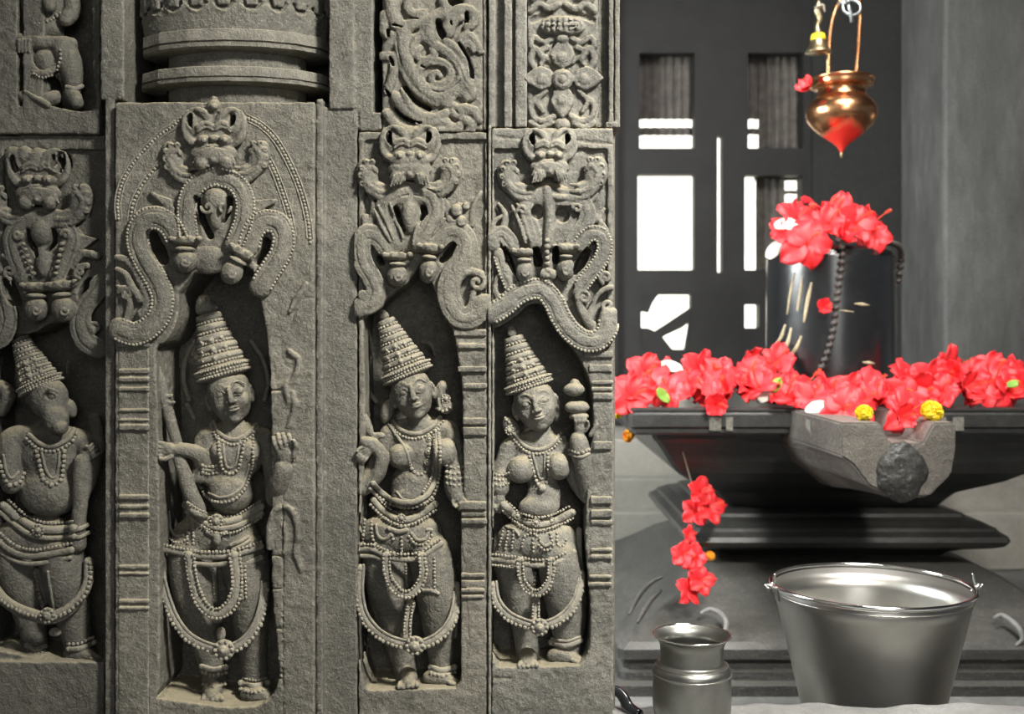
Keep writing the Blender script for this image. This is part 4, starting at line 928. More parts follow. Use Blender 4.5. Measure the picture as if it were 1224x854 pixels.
    s.chain([(104, 532, -50, 12), (108, 558, -44, 11), (98, 590, -36, 10)], k=3)
    s.chain([(98, 552, -34, 10), (97, 590, -34, 9), (94, 625, -34, 8), (92, 650, -36, 11)], k=2); hand(s, 103, 546, -34, 320, .9, .7, -1)
    s.chain([(113, 500, -54, 7), (118, 530, -54, 7), (116, 545, -50, 7)], k=2); s.chain([(2, 462, -60, 8), (10, 472, -56, 8), (2, 492, -60, 7)], k=2)
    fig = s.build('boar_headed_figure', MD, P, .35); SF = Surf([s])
    crown(fig, MD, (20, 396), (51, 466), -48, -48, 10, 27, 7, .1, rk=7)
    s = Sculpt(60, 100, 425, 480, -80, -30, 1.3); s.chain([(66, 452, -55, 8), (76, 444, -55, 7), (82, 434, -55, 3)], k=1); s.build('crown_tassel', MD, fig, .3)
    ornament('necklace', SF, [('t', [(35, 520), (48, 531), (63, 534), (80, 526), (88, 514)], 3, 1), ('b', [(32, 525), (46, 537), (64, 540), (83, 531), (92, 519)], 2.3, 1), ('b', [(44, 540), (49, 562), (54, 575), (64, 580), (73, 573), (76, 556), (77, 540)], 2.9, 1), ('t', [(50, 542), (55, 562), (63, 572), (69, 563), (71, 542)], 1.8, 1)], MD, fig)
    ornament('armlet', SF, [('b', [(0, 552), (3, 568), (12, 580), (24, 576), (29, 566)], 3, 1), ('t', [(4, 545), (8, 565), (14, 572), (22, 565)], 2, 1)], MD, fig)
    ornament('girdle', SF, [('t', [(4, 604), (22, 620), (42, 631), (62, 634), (88, 632)], 5.5, 3), ('t', [(0, 612), (19, 629), (40, 641), (62, 644), (88, 642)], 3.4, 3), ('b', [(10, 598), (26, 613), (45, 623), (64, 626), (86, 624)], 2.1, 4), ('m', (46, 634), 8, 8)], MD, fig)
    ornament('bracelet', SF, [('t', [(84, 628), (93, 633), (104, 628)], 3.2, 2), ('t', [(85, 638), (94, 643), (106, 637)], 2.6, 2)], MD, fig)
    ornament('hip_belt', SF, [('t', [(-5, 640, -34), (8, 655, -28), (28, 664, -24), (50, 664, -22), (85, 658, -24)], 4.6), ('b', [(-5, 632, -32), (10, 647, -26), (28, 656, -21), (50, 657, -19), (85, 650, -22)], 2.2), ('t', [(-5, 656, -34), (12, 668, -28), (30, 674, -24), (55, 673, -23), (84, 667, -25)], 3)], MD, fig)
    ornament('thigh_sash', SF, [('t', [(44, 684), (50, 710), (55, 732)], 5, 1), ('b', [(42, 684), (47, 710), (52, 728)], 2.7, 4), ('t', [(57, 684), (61, 710), (64, 728)], 1.8, 1), ('o', (66, 756), 8, 6, 4)], MD, fig)
    G = [(-8, 700, -36), (4, 716, -28), (20, 727, -22), (38, 734, -18), (58, 738, -15), (78, 731, -17), (95, 716, -22), (105, 696, -30), (106, 672, -38)]
    ornament('garland', SF, [('t', G, 6.5), ('b', [(x + (x - 50) * .04, y + 2, w + 5) for x, y, w in G], 2.8), ('t', [(x, y + 7, w) for x, y, w in G], 2.2), ('m', (57, 736), 10, 6, -14)], MD, fig)
    ornament('anklet', SF, [('t', [(32, 772), (42, 777), (54, 773)], 3.5, 1), ('b', [(33, 779), (43, 783), (54, 779)], 2.2, 1)], MD, fig)
    ornament('anklet', SF, [('t', [(82, 776), (96, 776), (113, 768)], 3.5, 2), ('b', [(83, 770), (95, 770), (111, 762)], 2.2, 2)], MD, fig)
kidsA()

# ================= upper row
def upper():
    # turned column foot above panel 1
    P = empty('turned_column', base_loc(268, 122, -40), 'round stone column shaft with two moulded rings and scalloped petals, above the projecting panel', 'column')
    A = np.array((268.0, 121.0, -62.0)); seg = 64
    def ring(name, prof, polyg=0, mat=M['pilaster']):
        b = Bits(); V = []; Fc = []
        for (y, r) in prof:
            for j in range(seg):
                q = 2 * math.pi * j / seg
                rr = r
                if polyg: 
                    st = 2 * math.pi / polyg; rr = r * math.cos(st / 2) / math.cos((q % st) - st / 2)
                V.append((268 + rr * math.cos(q), y, -62 + rr * .55 * math.sin(q)))
        for i in range(len(prof) - 1):
            for j in range(seg):
                k = (j + 1) % seg; Fc.append((i * seg + j, i * seg + k, (i + 1) * seg + k, (i + 1) * seg + j))
        b.add(V, Fc)
        # the unprojected y of a front point would sit lower: values are wall units
        o = b.build(name, mat, P); o.data.polygons.foreach_set('use_smooth', np.zeros(len(o.data.polygons), dtype=bool)); return o
    sh = ring('shaft', [(-70, 86), (125, 86)], 16)
    ring('moulded_ring', [(79, 88), (79, 117), (80, 119), (91, 120), (92, 117), (93, 117), (93.5, 120), (97, 119), (98, 114), (99, 88)], 16)
    ring('moulded_ring', [(33, 90), (34, 115), (35, 118), (48, 119), (49, 115), (50, 115), (50.5, 118), (55, 117), (57, 110), (58, 88)], 16)
    s = Sculpt(140, 400, -70, 48, -130, 30, 1.8)
    U = s.ax[0][:, None, None]; Vv = s.ax[1][None, :, None]; Wd = s.ax[2][None, None, :]
    rad = 117 - .0 * Vv + 0 * U
    d = np.sqrt((U - 268) ** 2 + ((Wd + 62) / .55) ** 2) - (112 + 5 * np.cos((Vv - 5) / 24.))
    d = np.maximum(d * .6, np.abs(Vv + 12) - 54); s.Fd = d.astype(np.float32)
    for i in range(11):
        q = math.pi * (i + .5) / 11
        dq = math.pi / 11 * .36
        def pt(qq, y, e=0): return np.array((268 + (116 + e) * math.cos(qq), y, -62 + (116 + e) * .55 * math.sin(qq)))
        for t in np.linspace(-1, 1, 9): s.cap(pt(q + t * dq, 10 - 7 * t * t, 1), pt(q + t * dq * .6, 3 - 4 * t * t, -4), 2.6, 2.2, 's', .6)
        prev = None
        for t in np.linspace(-1, 1, 9):
            c = pt(q + t * dq * 1.1, 14 - 8 * t * t, .5)
            if prev is not None: s.cap(prev, c, 1.5, 1.5, 'u', .8)
            prev = c
        for e in (-.5, 0, .5): s.cap(pt(q + e * dq, -60, 1), pt(q + e * dq * .8, 4, 1), 2.8, 2.8, 'u', 1.5)
        s.cap(pt(q + dq * 1.38, -60, 1), pt(q + dq * 1.38, 2, 1), 2.2, 1.8, 's', .8)
    s.build('petal_bell', M['pilaster'], P, .5)
    # squatting figure top left
    P = empty('stone_block', base_loc(60, 160, -50), 'stone block carved with a squatting pot-bellied figure, top left of the wall', 'stone block')
    wf = -22
    s = Sculpt(X(-52, wf), X(121, wf), Y(-62, wf), Y(162, wf), -128, wf + 14, 1.6)
    pbox(s, -50, 119, -60, 160, -128, wf, 2)
    pbox(s, 1, 8, -60, 118, -60, 20, 1, 's'); pbox(s, 111, 122, -60, 110, -70, 20, 1, 's')
    ppoly(s, smoothpoly([(30, -60), (34, 10), (34, 40), (20, 45), (22, 65), (32, 80), (34, 110), (44, 118), (94, 122), (95, 80), (94, 40), (93, -60)]), -80, 20, k=2)
    s.chain([(x, 163 + 3 * math.sin(x / 20), wf, 1.8) for x in range(-40, 120, 20)], op='s', k=1)
    s.build('block', M['carved_shaded'], P, .7)
    s = figure_base((10, 110, -30, 135))
    s.ell(60, 8, -46, 24, 30, 20, k=4); s.ell(56, 35, -44, 20, 16, 20, k=4); s.chain([(58, -12, -28, 6), (60, 8, -22, 7)], k=2)
    s.chain([(38, -25, -44, 10), (36, 8, -40, 10), (44, 20, -34, 8)], k=2); s.chain([(84, -20, -44, 10), (86, 12, -40, 9), (78, 24, -34, 8)], k=2)
    s.chain([(28, 52, -34, 12), (50, 51, -28, 8), (86, 52, -34, 7)], k=2)
    for i in range(4): s.chain([(23 + i * 4, 48, -20, 2.2), (23 + i * 4, 62, -22, 1.8)], k=.5)
    s.ell(57, 75, -36, 17, 16, 16, k=2); s.chain([(76, 58, -36, 14), (84, 78, -34, 13), (89, 104, -36, 9)], k=3)
    s.chain([(32, 74, -34, 3), (36, 84, -28, 4), (48, 89, -24, 4.5), (60, 86, -24, 4), (70, 76, -26, 3)], k=1)
    s.ell(50, 106, -40, 10, 10, 12, k=1); s.chain([(28, 116, -30, 7), (50, 121, -30, 8), (66, 116, -34, 8)], k=2); s.chain([(30, 110, -24, 3), (44, 118, -22, 3.4), (58, 126, -22, 3.4)], k=.8)
    s.chain([(86, 112, -32, 9), (92, 122, -26, 8)], k=2); s.ell(62, 118, -34, 12, 8, 12, k=2)
    f = s.build('squatting_figure', M['carved_shaded'], P, .35); SF = Surf([s])
    ornament('beaded_belt', SF, [('b', [(42, 28), (56, 26), (72, 16)], 2.2, 1), ('b', [(72, 60), (72, 72), (68, 84)], 2.2, 1), ('b', [(40, 88), (50, 93), (62, 90)], 1.8, 1), ('t', [(80, 104), (90, 106), (98, 103)], 3, 1)], M['carved_shaded'], f)
    # scroll carving above panel 2
    P = empty('stone_block', base_loc(520, 150, -50), 'stone block carved with deep swirling foliage, above the garlanded goddess', 'stone block')
    wf = -16
    s = Sculpt(X(456, wf), X(583, wf), Y(-62, wf), Y(157, wf), -128, wf + 14, 1.25)
    pbox(s, 457, 582.5, -60, 155.5, -128, wf, 2)
    pbox(s, 575, 577.5, -60, 155, wf - 3, 8, .5, 's')
    def ch(pts, r0, r1, w=3, op='u', k=1.3, fl=.8):
        n = len(pts); g_ = 1.0 if op == 's' else 1.4; s.chain([(x, y, wf + w - (0 if op == 's' else 2), (r0 + (r1 - r0) * i / (n - 1)) * g_) for i, (x, y) in enumerate(pts)], op, k, fl)
        if op != 's': s.chain([(x, y, wf + w + r0 * .95, 1.1) for x, y in pts], 's', .4)
    f = 165 / 854; q = lambda a, b: (425 + a * 170 / 880, b * f)
    def cq(P_, *a, **k): ch([q(*p) for p in P_], *a, **k)
    cq([(520, 470), (500, 450), (470, 470), (480, 520), (540, 520), (590, 470), (570, 410), (500, 380), (430, 390), (390, 440), (400, 510), (460, 555), (540, 570), (620, 530), (660, 480)], 2.5, 5, 5)
    cq([(300, 200), (290, 300), (320, 400), (380, 500), (450, 580), (520, 610), (600, 580), (660, 545), (720, 570), (715, 600)], 7, 4, 4)
    cq([(250, 220), (265, 340), (300, 450), (350, 540), (430, 610), (500, 640)], 3, 3, 5)
    cq([(350, 340), (360, 270), (410, 230), (460, 260), (520, 300), (580, 340), (640, 410), (670, 490), (700, 530)], 4, 5, 5)
    cq([(560, 260), (620, 300), (670, 370), (700, 440), (710, 500)], 3.5, 3.5, 5)
    cq([(470, 240), (450, 180), (470, 120), (520, 90), (560, 60), (540, 0)], 6, 5, 4)
    cq([(230, 0), (230, 80), (260, 150), (310, 170), (380, 140), (430, 120)], 7, 5, 4); cq([(330, 0), (320, 50), (360, 90), (420, 80)], 4, 4, 5)
    cq([(400, 300), (380, 330), (400, 370), (450, 365), (490, 340), (470, 310)], 3, 3, 6)
    cq([(570, 200), (600, 100), (660, 60), (720, 80), (730, 140), (690, 170)], 6, 4, 4); cq([(590, 180), (620, 130), (660, 110)], 3, 3, 6)
    cq([(650, 260), (690, 215), (740, 250), (770, 320)], 4, 3, 4); cq([(670, 290), (700, 270), (730, 310)], 3, 3, 5)
    cq([(250, 600), (300, 680), (380, 740), (470, 760), (560, 760), (600, 800), (640, 780)], 5, 4, 4); cq([(190, 700), (240, 770), (330, 810), (430, 800), (540, 810), (640, 800)], 4, 4, 4)
    cq([(300, 560), (330, 650), (400, 710), (480, 730), (560, 700)], 4, 4, 5)
    cq([(620, 700), (660, 680), (730, 690), (760, 740)], 6, 4, 4); cq([(560, 640), (600, 580), (650, 570), (690, 600)], 6, 5, 3); cq([(170, 350), (230, 350), (240, 420), (220, 500), (200, 560)], 4, 4, 4)
    cq([(180, 100), (180, 200), (240, 240), (190, 300)], 5, 4, 3); cq([(600, 660), (650, 720), (720, 780), (690, 830)], 5, 4, 3)
    cq([(430, 160), (400, 220), (340, 240)], 4, 3, 4)
    for P_, r in (([(515, 150), (525, 190), (545, 230)], 4.2), ([(640, 280), (690, 360), (715, 440), (722, 490)], 2.6), ([(310, 550), (350, 610), (400, 650), (460, 680)], 3.6), ([(250, 680), (300, 730), (370, 765), (430, 775)], 2.2), ([(205, 200), (210, 235)], 2.8), ([(220, 370), (240, 420)], 2.6), ([(195, 570), (215, 600)], 2.6), ([(600, 20), (640, 15)], 5.5), ([(690, 100), (690, 150)], 3), ([(240, 170), (300, 190)], 2.4), ([(410, 420), (430, 430)], 2), ([(350, 130), (410, 140)], 2.5), ([(590, 150), (600, 175)], 2)):
        cq(P_, r, r, -6, op='s', k=.8, fl=6)
    s.build('foliage_relief', MC, P, .5)
    # flower carving above panel 3
    MR = M['carved_right']
    P = empty('stone_block', base_loc(675, 150, -50), 'stone block carved with a four-petalled flower, at the top of the wall end', 'stone block')
    s = Sculpt(X(629, -10), X(742, -10), Y(-62, -10), Y(154, -10), -128, 8, 1.25)
    pbox(s, 630.5, 715, -60, 152.5, -128, -18, 2); pbox(s, 715, 727, -60, 152.5, -128, -30, 1); pbox(s, 727.5, 733.5, -60, 150, -128, -14, 1.4); pbox(s, 735, 741, -60, 152, -128, -22, 1.4); pbox(s, 724, 738, 146, 152.5, -128, -15, 1.4)
    wf = -18
    for (cx, cy, a) in ((672, 69, 0), (648, 95, 90), (698, 95, 90), (672, 120, 0)):
        pts = [(0, -24), (9, -14), (15, -2), (10, 10), (0, 16), (-10, 10), (-15, -2), (-9, -14)]
        R_ = {(672, 69): 0, (698, 95): 90, (672, 120): 180, (648, 95): 270}[(cx, cy)]
        ca, sa = math.cos(math.radians(R_)), math.sin(math.radians(R_))
        s.poly([(X(cx + x * ca - y * sa, wf), Y(cy + x * sa + y * ca, wf)) for x, y in pts], wf - 5, wf + 9, 'u', 1, 3)
        s.ell(cx, cy, wf + 9, 6, 6, 3, k=3)
    s.ell(672, 95, wf + 8, 13, 13, 8, k=.5)
    s.ell(672, 95, wf + 16, 9, 9, 4, k=.5, op='s'); s.ell(672, 95, wf + 11, 6, 6, 5, k=.5)
    s.ell(672, 32, wf + 3, 27, 13, 14, k=1)
    for i in range(-3, 4): s.chain([(672 + i * 7, 21 + abs(i) * .8, wf + 16 - abs(i) * 1.8, 1.5), (672 + i * 7.4, 42 - abs(i), wf + 15 - abs(i) * 1.8, 1.5)], op='s', k=.5)
    for yy in (25, 31, 37): s.chain([(648, yy, wf + 9, 1.2), (672, yy + 1, wf + 17, 1.2), (696, yy, wf + 9, 1.2)], op='s', k=.5)
    for sg in (-1, 1):
        for pts, r in (([(10, -50), (22, -44), (34, -50), (38, -40), (28, -34), (18, -38)], 3.5), ([(24, -26), (32, -36), (38, -24), (34, -14)], 4.2), ([(10, 44), (22, 50), (34, 46), (38, 32), (30, 22)], 3.6), ([(14, 52), (26, 58), (38, 52)], 3.5), ([(20, 14), (30, 26), (24, 38)], 3.2), ([(4, -90), (16, -84), (28, -90), (38, -82)], 4), ([(6, -128), (20, -100), (34, -96)], 5), ([(12, -20), (20, -26), (26, -18)], 3), ([(6, 60), (16, 66), (26, 62)], 3)):
            s.chain([(672 + sg * a, 95 + b, wf + 2, r) for a, b in pts], k=1)
        s.chain([(672 + sg * 14, 15, wf, 3.5), (672 + sg * 36, 24, wf, 4)], op='s', k=1)
    s.ell(672, 48, wf + 5, 8, 6, 8, k=1); s.ell(672, 150, wf + 3, 10, 8, 7, k=1)
    s.build('flower_relief', MR, P, .5)
upper()

sbox_obj('baseboard_left', [(-60, 736, 906.5, 1114, -330, 6)], M['pilaster'], h=9, rough=0, kind='structure')
# ------------------------------------------------------------------ sanctum materials
M['black_stone'] = stone('oiled_black_stone', (.012, .012, .012), (.03, .03, .028), (.055, .054, .05), dustamt=0, rough=.42, scale=.8, speck=.06, bump=.18, coat=.35)
M['linga'] = stone('polished_black_granite', (.008, .009, .01), (.016, .017, .018), (.03, .032, .034), dustamt=0, rough=.22, scale=.7, speck=.02, bump=.04, coat=.8)
M['wet'] = stone('wet_spout_stone', (.008, .008, .007), (.02, .02, .018), (.045, .043, .038), dustamt=0, rough=.35, scale=.8, speck=.12, bump=.6, coat=.15)
M['base_stone'] = stone('worn_grey_base_stone', (.014, .014, .013), (.036, .035, .033), (.085, .082, .076), dustamt=.15, dust=(.2, .19, .16), rough=.5, scale=.5, speck=.1, bump=.4, coat=.2, streak=4)
M['spout_stone'] = stone('rough_spout_stone', (.05, .045, .038), (.115, .103, .09), (.2, .18, .155), dustamt=.3, dust=(.3, .28, .25), rough=.55, scale=.8, speck=.35, bump=.8, coat=.15)
M['pale_step'] = stone('pale_plastered_stone', (.27, .255, .22), (.38, .36, .315), (.48, .46, .41), dustamt=0, rough=.75, scale=.35, speck=.1, bump=.25)
M['pillar'] = stone('grey_granite_pillar', (.075, .075, .071), (.15, .15, .142), (.26, .26, .245), dustamt=0, rough=.7, scale=.35, speck=.1, bump=.3, streak=.3)
M['dark_wall'] = stone('soot_darkened_wall', (.018, .018, .017), (.03, .03, .028), (.045, .044, .04), dustamt=0, rough=.8, scale=.3, speck=.03, bump=.3)
M['ledge'] = stone('rough_grey_ledge_stone', (.17, .17, .165), (.27, .27, .265), (.38, .38, .37), dustamt=0, rough=.6, scale=1.1, speck=.2, bump=.9)
M['sunlit'] = plain('whitewashed_courtyard_wall', (.85, .84, .74), .9, var=.06, scale=3)
M['ground'] = plain('courtyard_ground', (.6, .55, .42), .9, var=.2, scale=3)
M['steel'] = plain('brushed_steel', (.40, .39, .36), .33, 1.0, var=.08, scale=25, aniso=.5)
M['steel_dull'] = plain('handled_steel', (.27, .27, .25), .36, 1.0, var=.1, scale=60, aniso=.4)
M['steel_rim'] = plain('bright_steel_rim', (.85, .85, .83), .12, 1.0, var=.03)
M['iron'] = plain('galvanised_ring', (.45, .5, .52), .35, 1.0, var=.2)
M['brass'] = plain('old_brass', (.5, .42, .25), .35, 1.0, var=.25, scale=80)
M['red'] = plain('hibiscus_red', (.95, .035, .045), .5, var=.2, scale=60); 
M['red'].node_tree.nodes['Principled BSDF'].inputs['Subsurface Weight'].default_value = .25
M['red'].node_tree.nodes['Principled BSDF'].inputs['Subsurface Radius'].default_value = (.01, .002, .002)
M['red_stamen'] = plain('hibiscus_stamen', (.8, .08, .03), .5, var=.2)
M['white_petal'] = plain('white_petal', (.85, .83, .74), .5, var=.08)
M['yellow'] = plain('marigold_yellow', (.85, .62, .02), .6, var=.2, scale=120)
M['orange'] = plain('marigold_orange', (.9, .38, .02), .6, var=.2, scale=120)
M['leaf'] = plain('leaf_green', (.2, .4, .05), .5, var=.3)
M['ash'] = plain('sandal_paste', (.55, .47, .3), .8, var=.25, scale=150, bump=.5)
M['mark'] = plain('faded_paste_mark', (.17, .165, .14), .8, var=.35, scale=150)
M['bead'] = plain('dark_seed_beads', (.07, .06, .055), .5, var=.4, scale=200, bump=.6)
M['black_plastic'] = plain('black_handle', (.012, .014, .018), .22, var=.2, coat=.6)
M['blade'] = plain('knife_blade', (.6, .62, .64), .2, 1.0, var=.05)
M['cord'] = plain('cotton_cord', (.3, .26, .2), .9, var=.3, scale=150)
M['bamboo'] = plain('weathered_blind_slats', (.14, .125, .11), .8, var=.35, scale=30)

def profile_sq(name, cx, cy, prof, mat, parent, ch=.006, smooth=False):
    V = []; Fc = []; n = 8
    for h, z in prof:
        for sx, sy, first in ((-1, -1, 0), (1, -1, 1), (1, 1, 0), (-1, 1, 1)):
            a = (cx + sx * h, cy + sy * (h - ch), z); b = (cx + sx * (h - ch), cy + sy * h, z)
            V += [b, a] if first == 1 else [a, b]
            if sx * sy > 0 and first == 0: pass
    for i in range(len(prof) - 1):
        for j in range(n):
            k = (j + 1) % n; Fc.append((i * n + j, i * n + k, (i + 1) * n + k, (i + 1) * n + j))
    Fc.append(tuple(range(n))); Fc.append(tuple(reversed(range((len(prof) - 1) * n, len(prof) * n))))
    o = mesh_obj(name, V, Fc, mat, parent, smooth)
    bm = bmesh.new(); bm.from_mesh(o.data); bmesh.ops.recalc_face_normals(bm, faces=bm.faces); bm.to_mesh(o.data); bm.free()
    return o
def lathe_w(name, loc, prof, mat, parent=None, seg=64, tilt=(0, 0)):
    """prof (radius, z) relative to loc; returns an object with its own origin when top-level"""
    V = []; Fc = []
    for r, z in prof:
        for j in range(seg):
            q = 2 * math.pi * j / seg; V.append((loc[0] + r * math.cos(q), loc[1] + r * math.sin(q), loc[2] + z))
    for i in range(len(prof) - 1):
        for j in range(seg):
            k = (j + 1) % seg; Fc.append((i * seg + j, i * seg + k, (i + 1) * seg + k, (i + 1) * seg + j))
    if prof[0][0] < 1e-3 or True: Fc.append(tuple(reversed(range(seg)))); Fc.append(tuple(range((len(prof) - 1) * seg, len(prof) * seg)))
    o = mesh_obj(name, V, Fc, mat, parent)
    bm = bmesh.new(); bm.from_mesh(o.data); bmesh.ops.recalc_face_normals(bm, faces=bm.faces); bm.to_mesh(o.data); bm.free()
    return o
def smooth_prof(P, n=5):
    return [(max(1e-4, p[0]), p[1]) for p in [ (q[0], q[1]) for q in catm2(P, n)]]
def catm2(P, n):
    P = [np.array(p, float) for p in P]; Q = [2 * P[0] - P[1]] + P + [2 * P[-1] - P[-2]]; out = []
    for i in range(1, len(Q) - 2):
        p0, p1, p2, p3 = Q[i - 1:i + 3]
        for j in range(n):
            t = j / n; out.append(.5 * (2 * p1 + (p2 - p0) * t + (2 * p0 - 5 * p1 + 4 * p2 - p3) * t * t + (3 * p1 - p0 - 3 * p2 + p3) * t ** 3))
    out.append(P[-1]); return out
def tube_w(name, pts, r, mat, parent=None, seg=10, smoothn=6, fl=1.0):
    P = np.array(catm2(pts, smoothn)) if len(pts) > 2 else np.array(pts, float)
    n = len(P); R = np.full(n, r) if np.isscalar(r) else np.interp(np.linspace(0, 1, n), np.linspace(0, 1, len(r)), r)
    V = []; up = None
    for i in range(n):
        t = P[min(i + 1, n - 1)] - P[max(i - 1, 0)]; t /= np.linalg.norm(t) + 1e-12
        if up is None: up = np.cross(t, (0.31, .9, .2)); 
        up = up - t * (up @ t); up /= np.linalg.norm(up) + 1e-12; b = np.cross(t, up)
        for j in range(seg):
            q = 2 * math.pi * j / seg; V.append(P[i] + R[i] * (math.cos(q) * up + fl * math.sin(q) * b))
    Fc = [(i * seg + j, i * seg + (j + 1) % seg, (i + 1) * seg + (j + 1) % seg, (i + 1) * seg + j) for i in range(n - 1) for j in range(seg)]
    Fc += [tuple(range(seg)), tuple(range((n - 1) * seg, n * seg))]
    o = mesh_obj(name, V, Fc, mat, parent)
    bm = bmesh.new(); bm.from_mesh(o.data); bmesh.ops.recalc_face_normals(bm, faces=bm.faces); bm.to_mesh(o.data); bm.free()
    return o
def boxes_w(name, bx, mat, parent=None, bevel=.004, kind=None):
    bm = bmesh.new()
    for x0, x1, y0, y1, z0, z1 in bx:
        r = bmesh.ops.create_cube(bm, size=1)
        for v in r['verts']: v.co = Vector(((x0 + x1) / 2 + v.co.x * (x1 - x0), (y0 + y1) / 2 + v.co.y * (y1 - y0), (z0 + z1) / 2 + v.co.z * (z1 - z0)))
    if bevel: bmesh.ops.bevel(bm, geom=list(bm.edges), offset=bevel, segments=2, affect='EDGES', profile=.5)
    V = [v.co[:] for v in bm.verts]; Fc = [[v.index for v in f.verts] for f in bm.faces]; bm.free()
    o = mesh_obj(name, V, Fc, mat, parent, False)
    if kind: o['kind'] = kind
    return o

# ------------------------------------------------------------------ the hall
FZ = .23
boxes_w('floor', [(-3, 4.2, -4, 4.3, .1, FZ)], M['pillar'], bevel=0, kind='structure')
boxes_w('ceiling', [(-3, 4.2, -4, 4.45, 2.7, 2.85)], M['dark_wall'], bevel=0, kind='structure')
DY = 4.25
def qx(px, d=DY): return (px - CX) * d / F
def qz(py, d=DY): return CAMZ + (CY - py) * d / F
boxes_w('wall_back', [(-3, qx(738), DY, DY + .18, .1, 2.75), (qx(972), 4.2, DY, DY + .18, .1, 2.75)], M['dark_wall'], bevel=0, kind='structure')
holes = [(766, 832, 60, 175), (764, 832, 207, 322), (860, 866, 160, 325), (897, 963, 60, 175), (893, 962, 208, 322), (768, 828, 352, 418), (893, 910, 364, 392)]
xs = sorted({738, 972} | {h[0] for h in holes} | {h[1] for h in holes}); ys = sorted({-125, 640} | {h[2] for h in holes} | {h[3] for h in holes})
cells = []
for i in range(len(xs) - 1):
    run = None
    for j in range(len(ys) - 1):
        a, b = (xs[i] + xs[i + 1]) / 2, (ys[j] + ys[j + 1]) / 2
        hole = any(h[0] < a < h[1] and h[2] < b < h[3] for h in holes)
        if not hole:
            if run is None: run = [ys[j], ys[j + 1]]
            else: run[1] = ys[j + 1]
        if hole or j == len(ys) - 2:
            if run: cells.append((qx(xs[i]), qx(xs[i + 1]), DY + .04, DY + .1, qz(run[1]), qz(run[0])))
            run = None
M['door_wood'] = plain('smoke_dark_door_timber', (.014, .0135, .013), .6, var=.3, scale=12, bump=.3)
d1 = boxes_w('door_1', cells, M['door_wood'], bevel=0, kind='structure')
def plate(name, poly, y0, y1, mat, kind='structure', parent=None):
    n = len(poly); V = [(qx(a), y0, qz(b)) for a, b in poly] + [(qx(a), y1, qz(b)) for a, b in poly]
    Fc = [tuple(range(n)), tuple(range(2 * n - 1, n - 1, -1))] + [(i, (i + 1) % n, n + (i + 1) % n, n + i) for i in range(n)]
    o = mesh_obj(name, V, Fc, mat, parent, False)
    bm = bmesh.new(); bm.from_mesh(o.data); bmesh.ops.recalc_face_normals(bm, faces=bm.faces); bm.to_mesh(o.data); bm.free()
    if kind: o['kind'] = kind
    return o
plate('trim_2', [(764, 410), (772, 404), (800, 386), (830, 366), (830, 382), (818, 392), (796, 402), (790, 408), (764, 424)], DY + .045, DY + .075, M['door_wood'])
plate('trim_3', [(766, 350), (790, 350), (782, 362), (777, 374), (767, 372)], DY + .045, DY + .075, M['door_wood'])
plate('trim_4', [(764, 392), (776, 392), (790, 398), (806, 418), (764, 420)], DY + .046, DY + .074, M['door_wood'])
plate('trim_5', [(826, 384), (830, 384), (830, 420), (820, 420)], DY + .046, DY + .074, M['door_wood'])
# slatted blinds outside the leaves, with gaps
def blind(label, x0, x1, y0, y1, gaps):
    e = empty('slatted_blind', (qx((x0 + x1) / 2), DY + .16, qz(y1)), label, 'window blind', 'blinds behind the door openings')
    bx = []; n = int((x1 - x0) / 5)
    for i in range(n):
        a = x0 + (x1 - x0) * i / n; b = a + 5.4
        segs = [(y0, y1)]
        for gx0, gx1, gy0, gy1 in gaps:
            if a < gx1 and b > gx0:
                new = []
                for s0, s1 in segs:
                    if gy0 > s0: new.append((s0, min(s1, gy0)))
                    if gy1 < s1: new.append((max(s0, gy1), s1))
                segs = [t for t in new if t[1] - t[0] > 1]
        for s0, s1 in segs: bx.append((qx(a), qx(b), DY + .15 + .01 * (i % 2), DY + .165 + .01 * (i % 2), qz(s1), qz(s0)))
    o = boxes_w('slats', bx, M['bamboo'], e, bevel=.003)
    boxes_w('cross_rail', [(qx(x0), qx(x1), DY + .185, DY + .2, qz(y0 + 8), qz(y0 + 2))], M['bamboo'], e)
    return e
blind('brown slatted blind in the upper left door opening', 755, 842, 45, 182, [(755, 842, 133, 143), (755, 842, 153, 182)])
b_ = blind('brown slatted blind in the upper right door opening, bright gap at its left', 886, 975, 45, 182, [(886, 914, 133, 144), (886, 914, 152, 182)])
b_ = blind('brown slatted blind covering most of the middle right door opening', 914, 975, 200, 330, [(953, 960, 209, 221), (953, 960, 226, 236)])
# outside
boxes_w('wall_courtyard', [(-3, 7, 8.5, 8.7, -.5, 4.5)], M['sunlit'], bevel=0, kind='structure')
boxes_w('ground', [(-6, 9, 4.45, 8.5, -.1, 0.1)], M['ground'], bevel=0, kind='structure')
boxes_w('trim_1', [((-60 - CX) * S, (736 - CX) * S, D0 + .012, D0 + .355, CAMZ + (CY + 62) * S, 2.695)], M['pilaster'], bevel=0, kind='structure')
# pillar
boxes_w('pillar', [(1.514, 2.6, 3.81, 4.24, FZ, 2.7)], M['pillar'], bevel=.012, kind='structure')
pp = bpy.data.objects['pillar']; pp.name = 'wall_right'
# pale steps behind the pedestal
st = empty('stone_steps', (1.0, 3.3, FZ), 'pale stone steps behind the dark pedestal', 'stone steps')
for nm, b in (('step', (-.3, 1.5, 3.72, 4.24, FZ, .642)), ('step', (-.3, 2.6, 3.63, 3.719, FZ, .52)), ('step', (-.3, 2.6, 3.54, 3.629, FZ, .421)), ('step', (1.505, 2.6, 3.72, 3.8, FZ, .642))):
    boxes_w(nm, [b], M['pale_step'], st, bevel=.008)

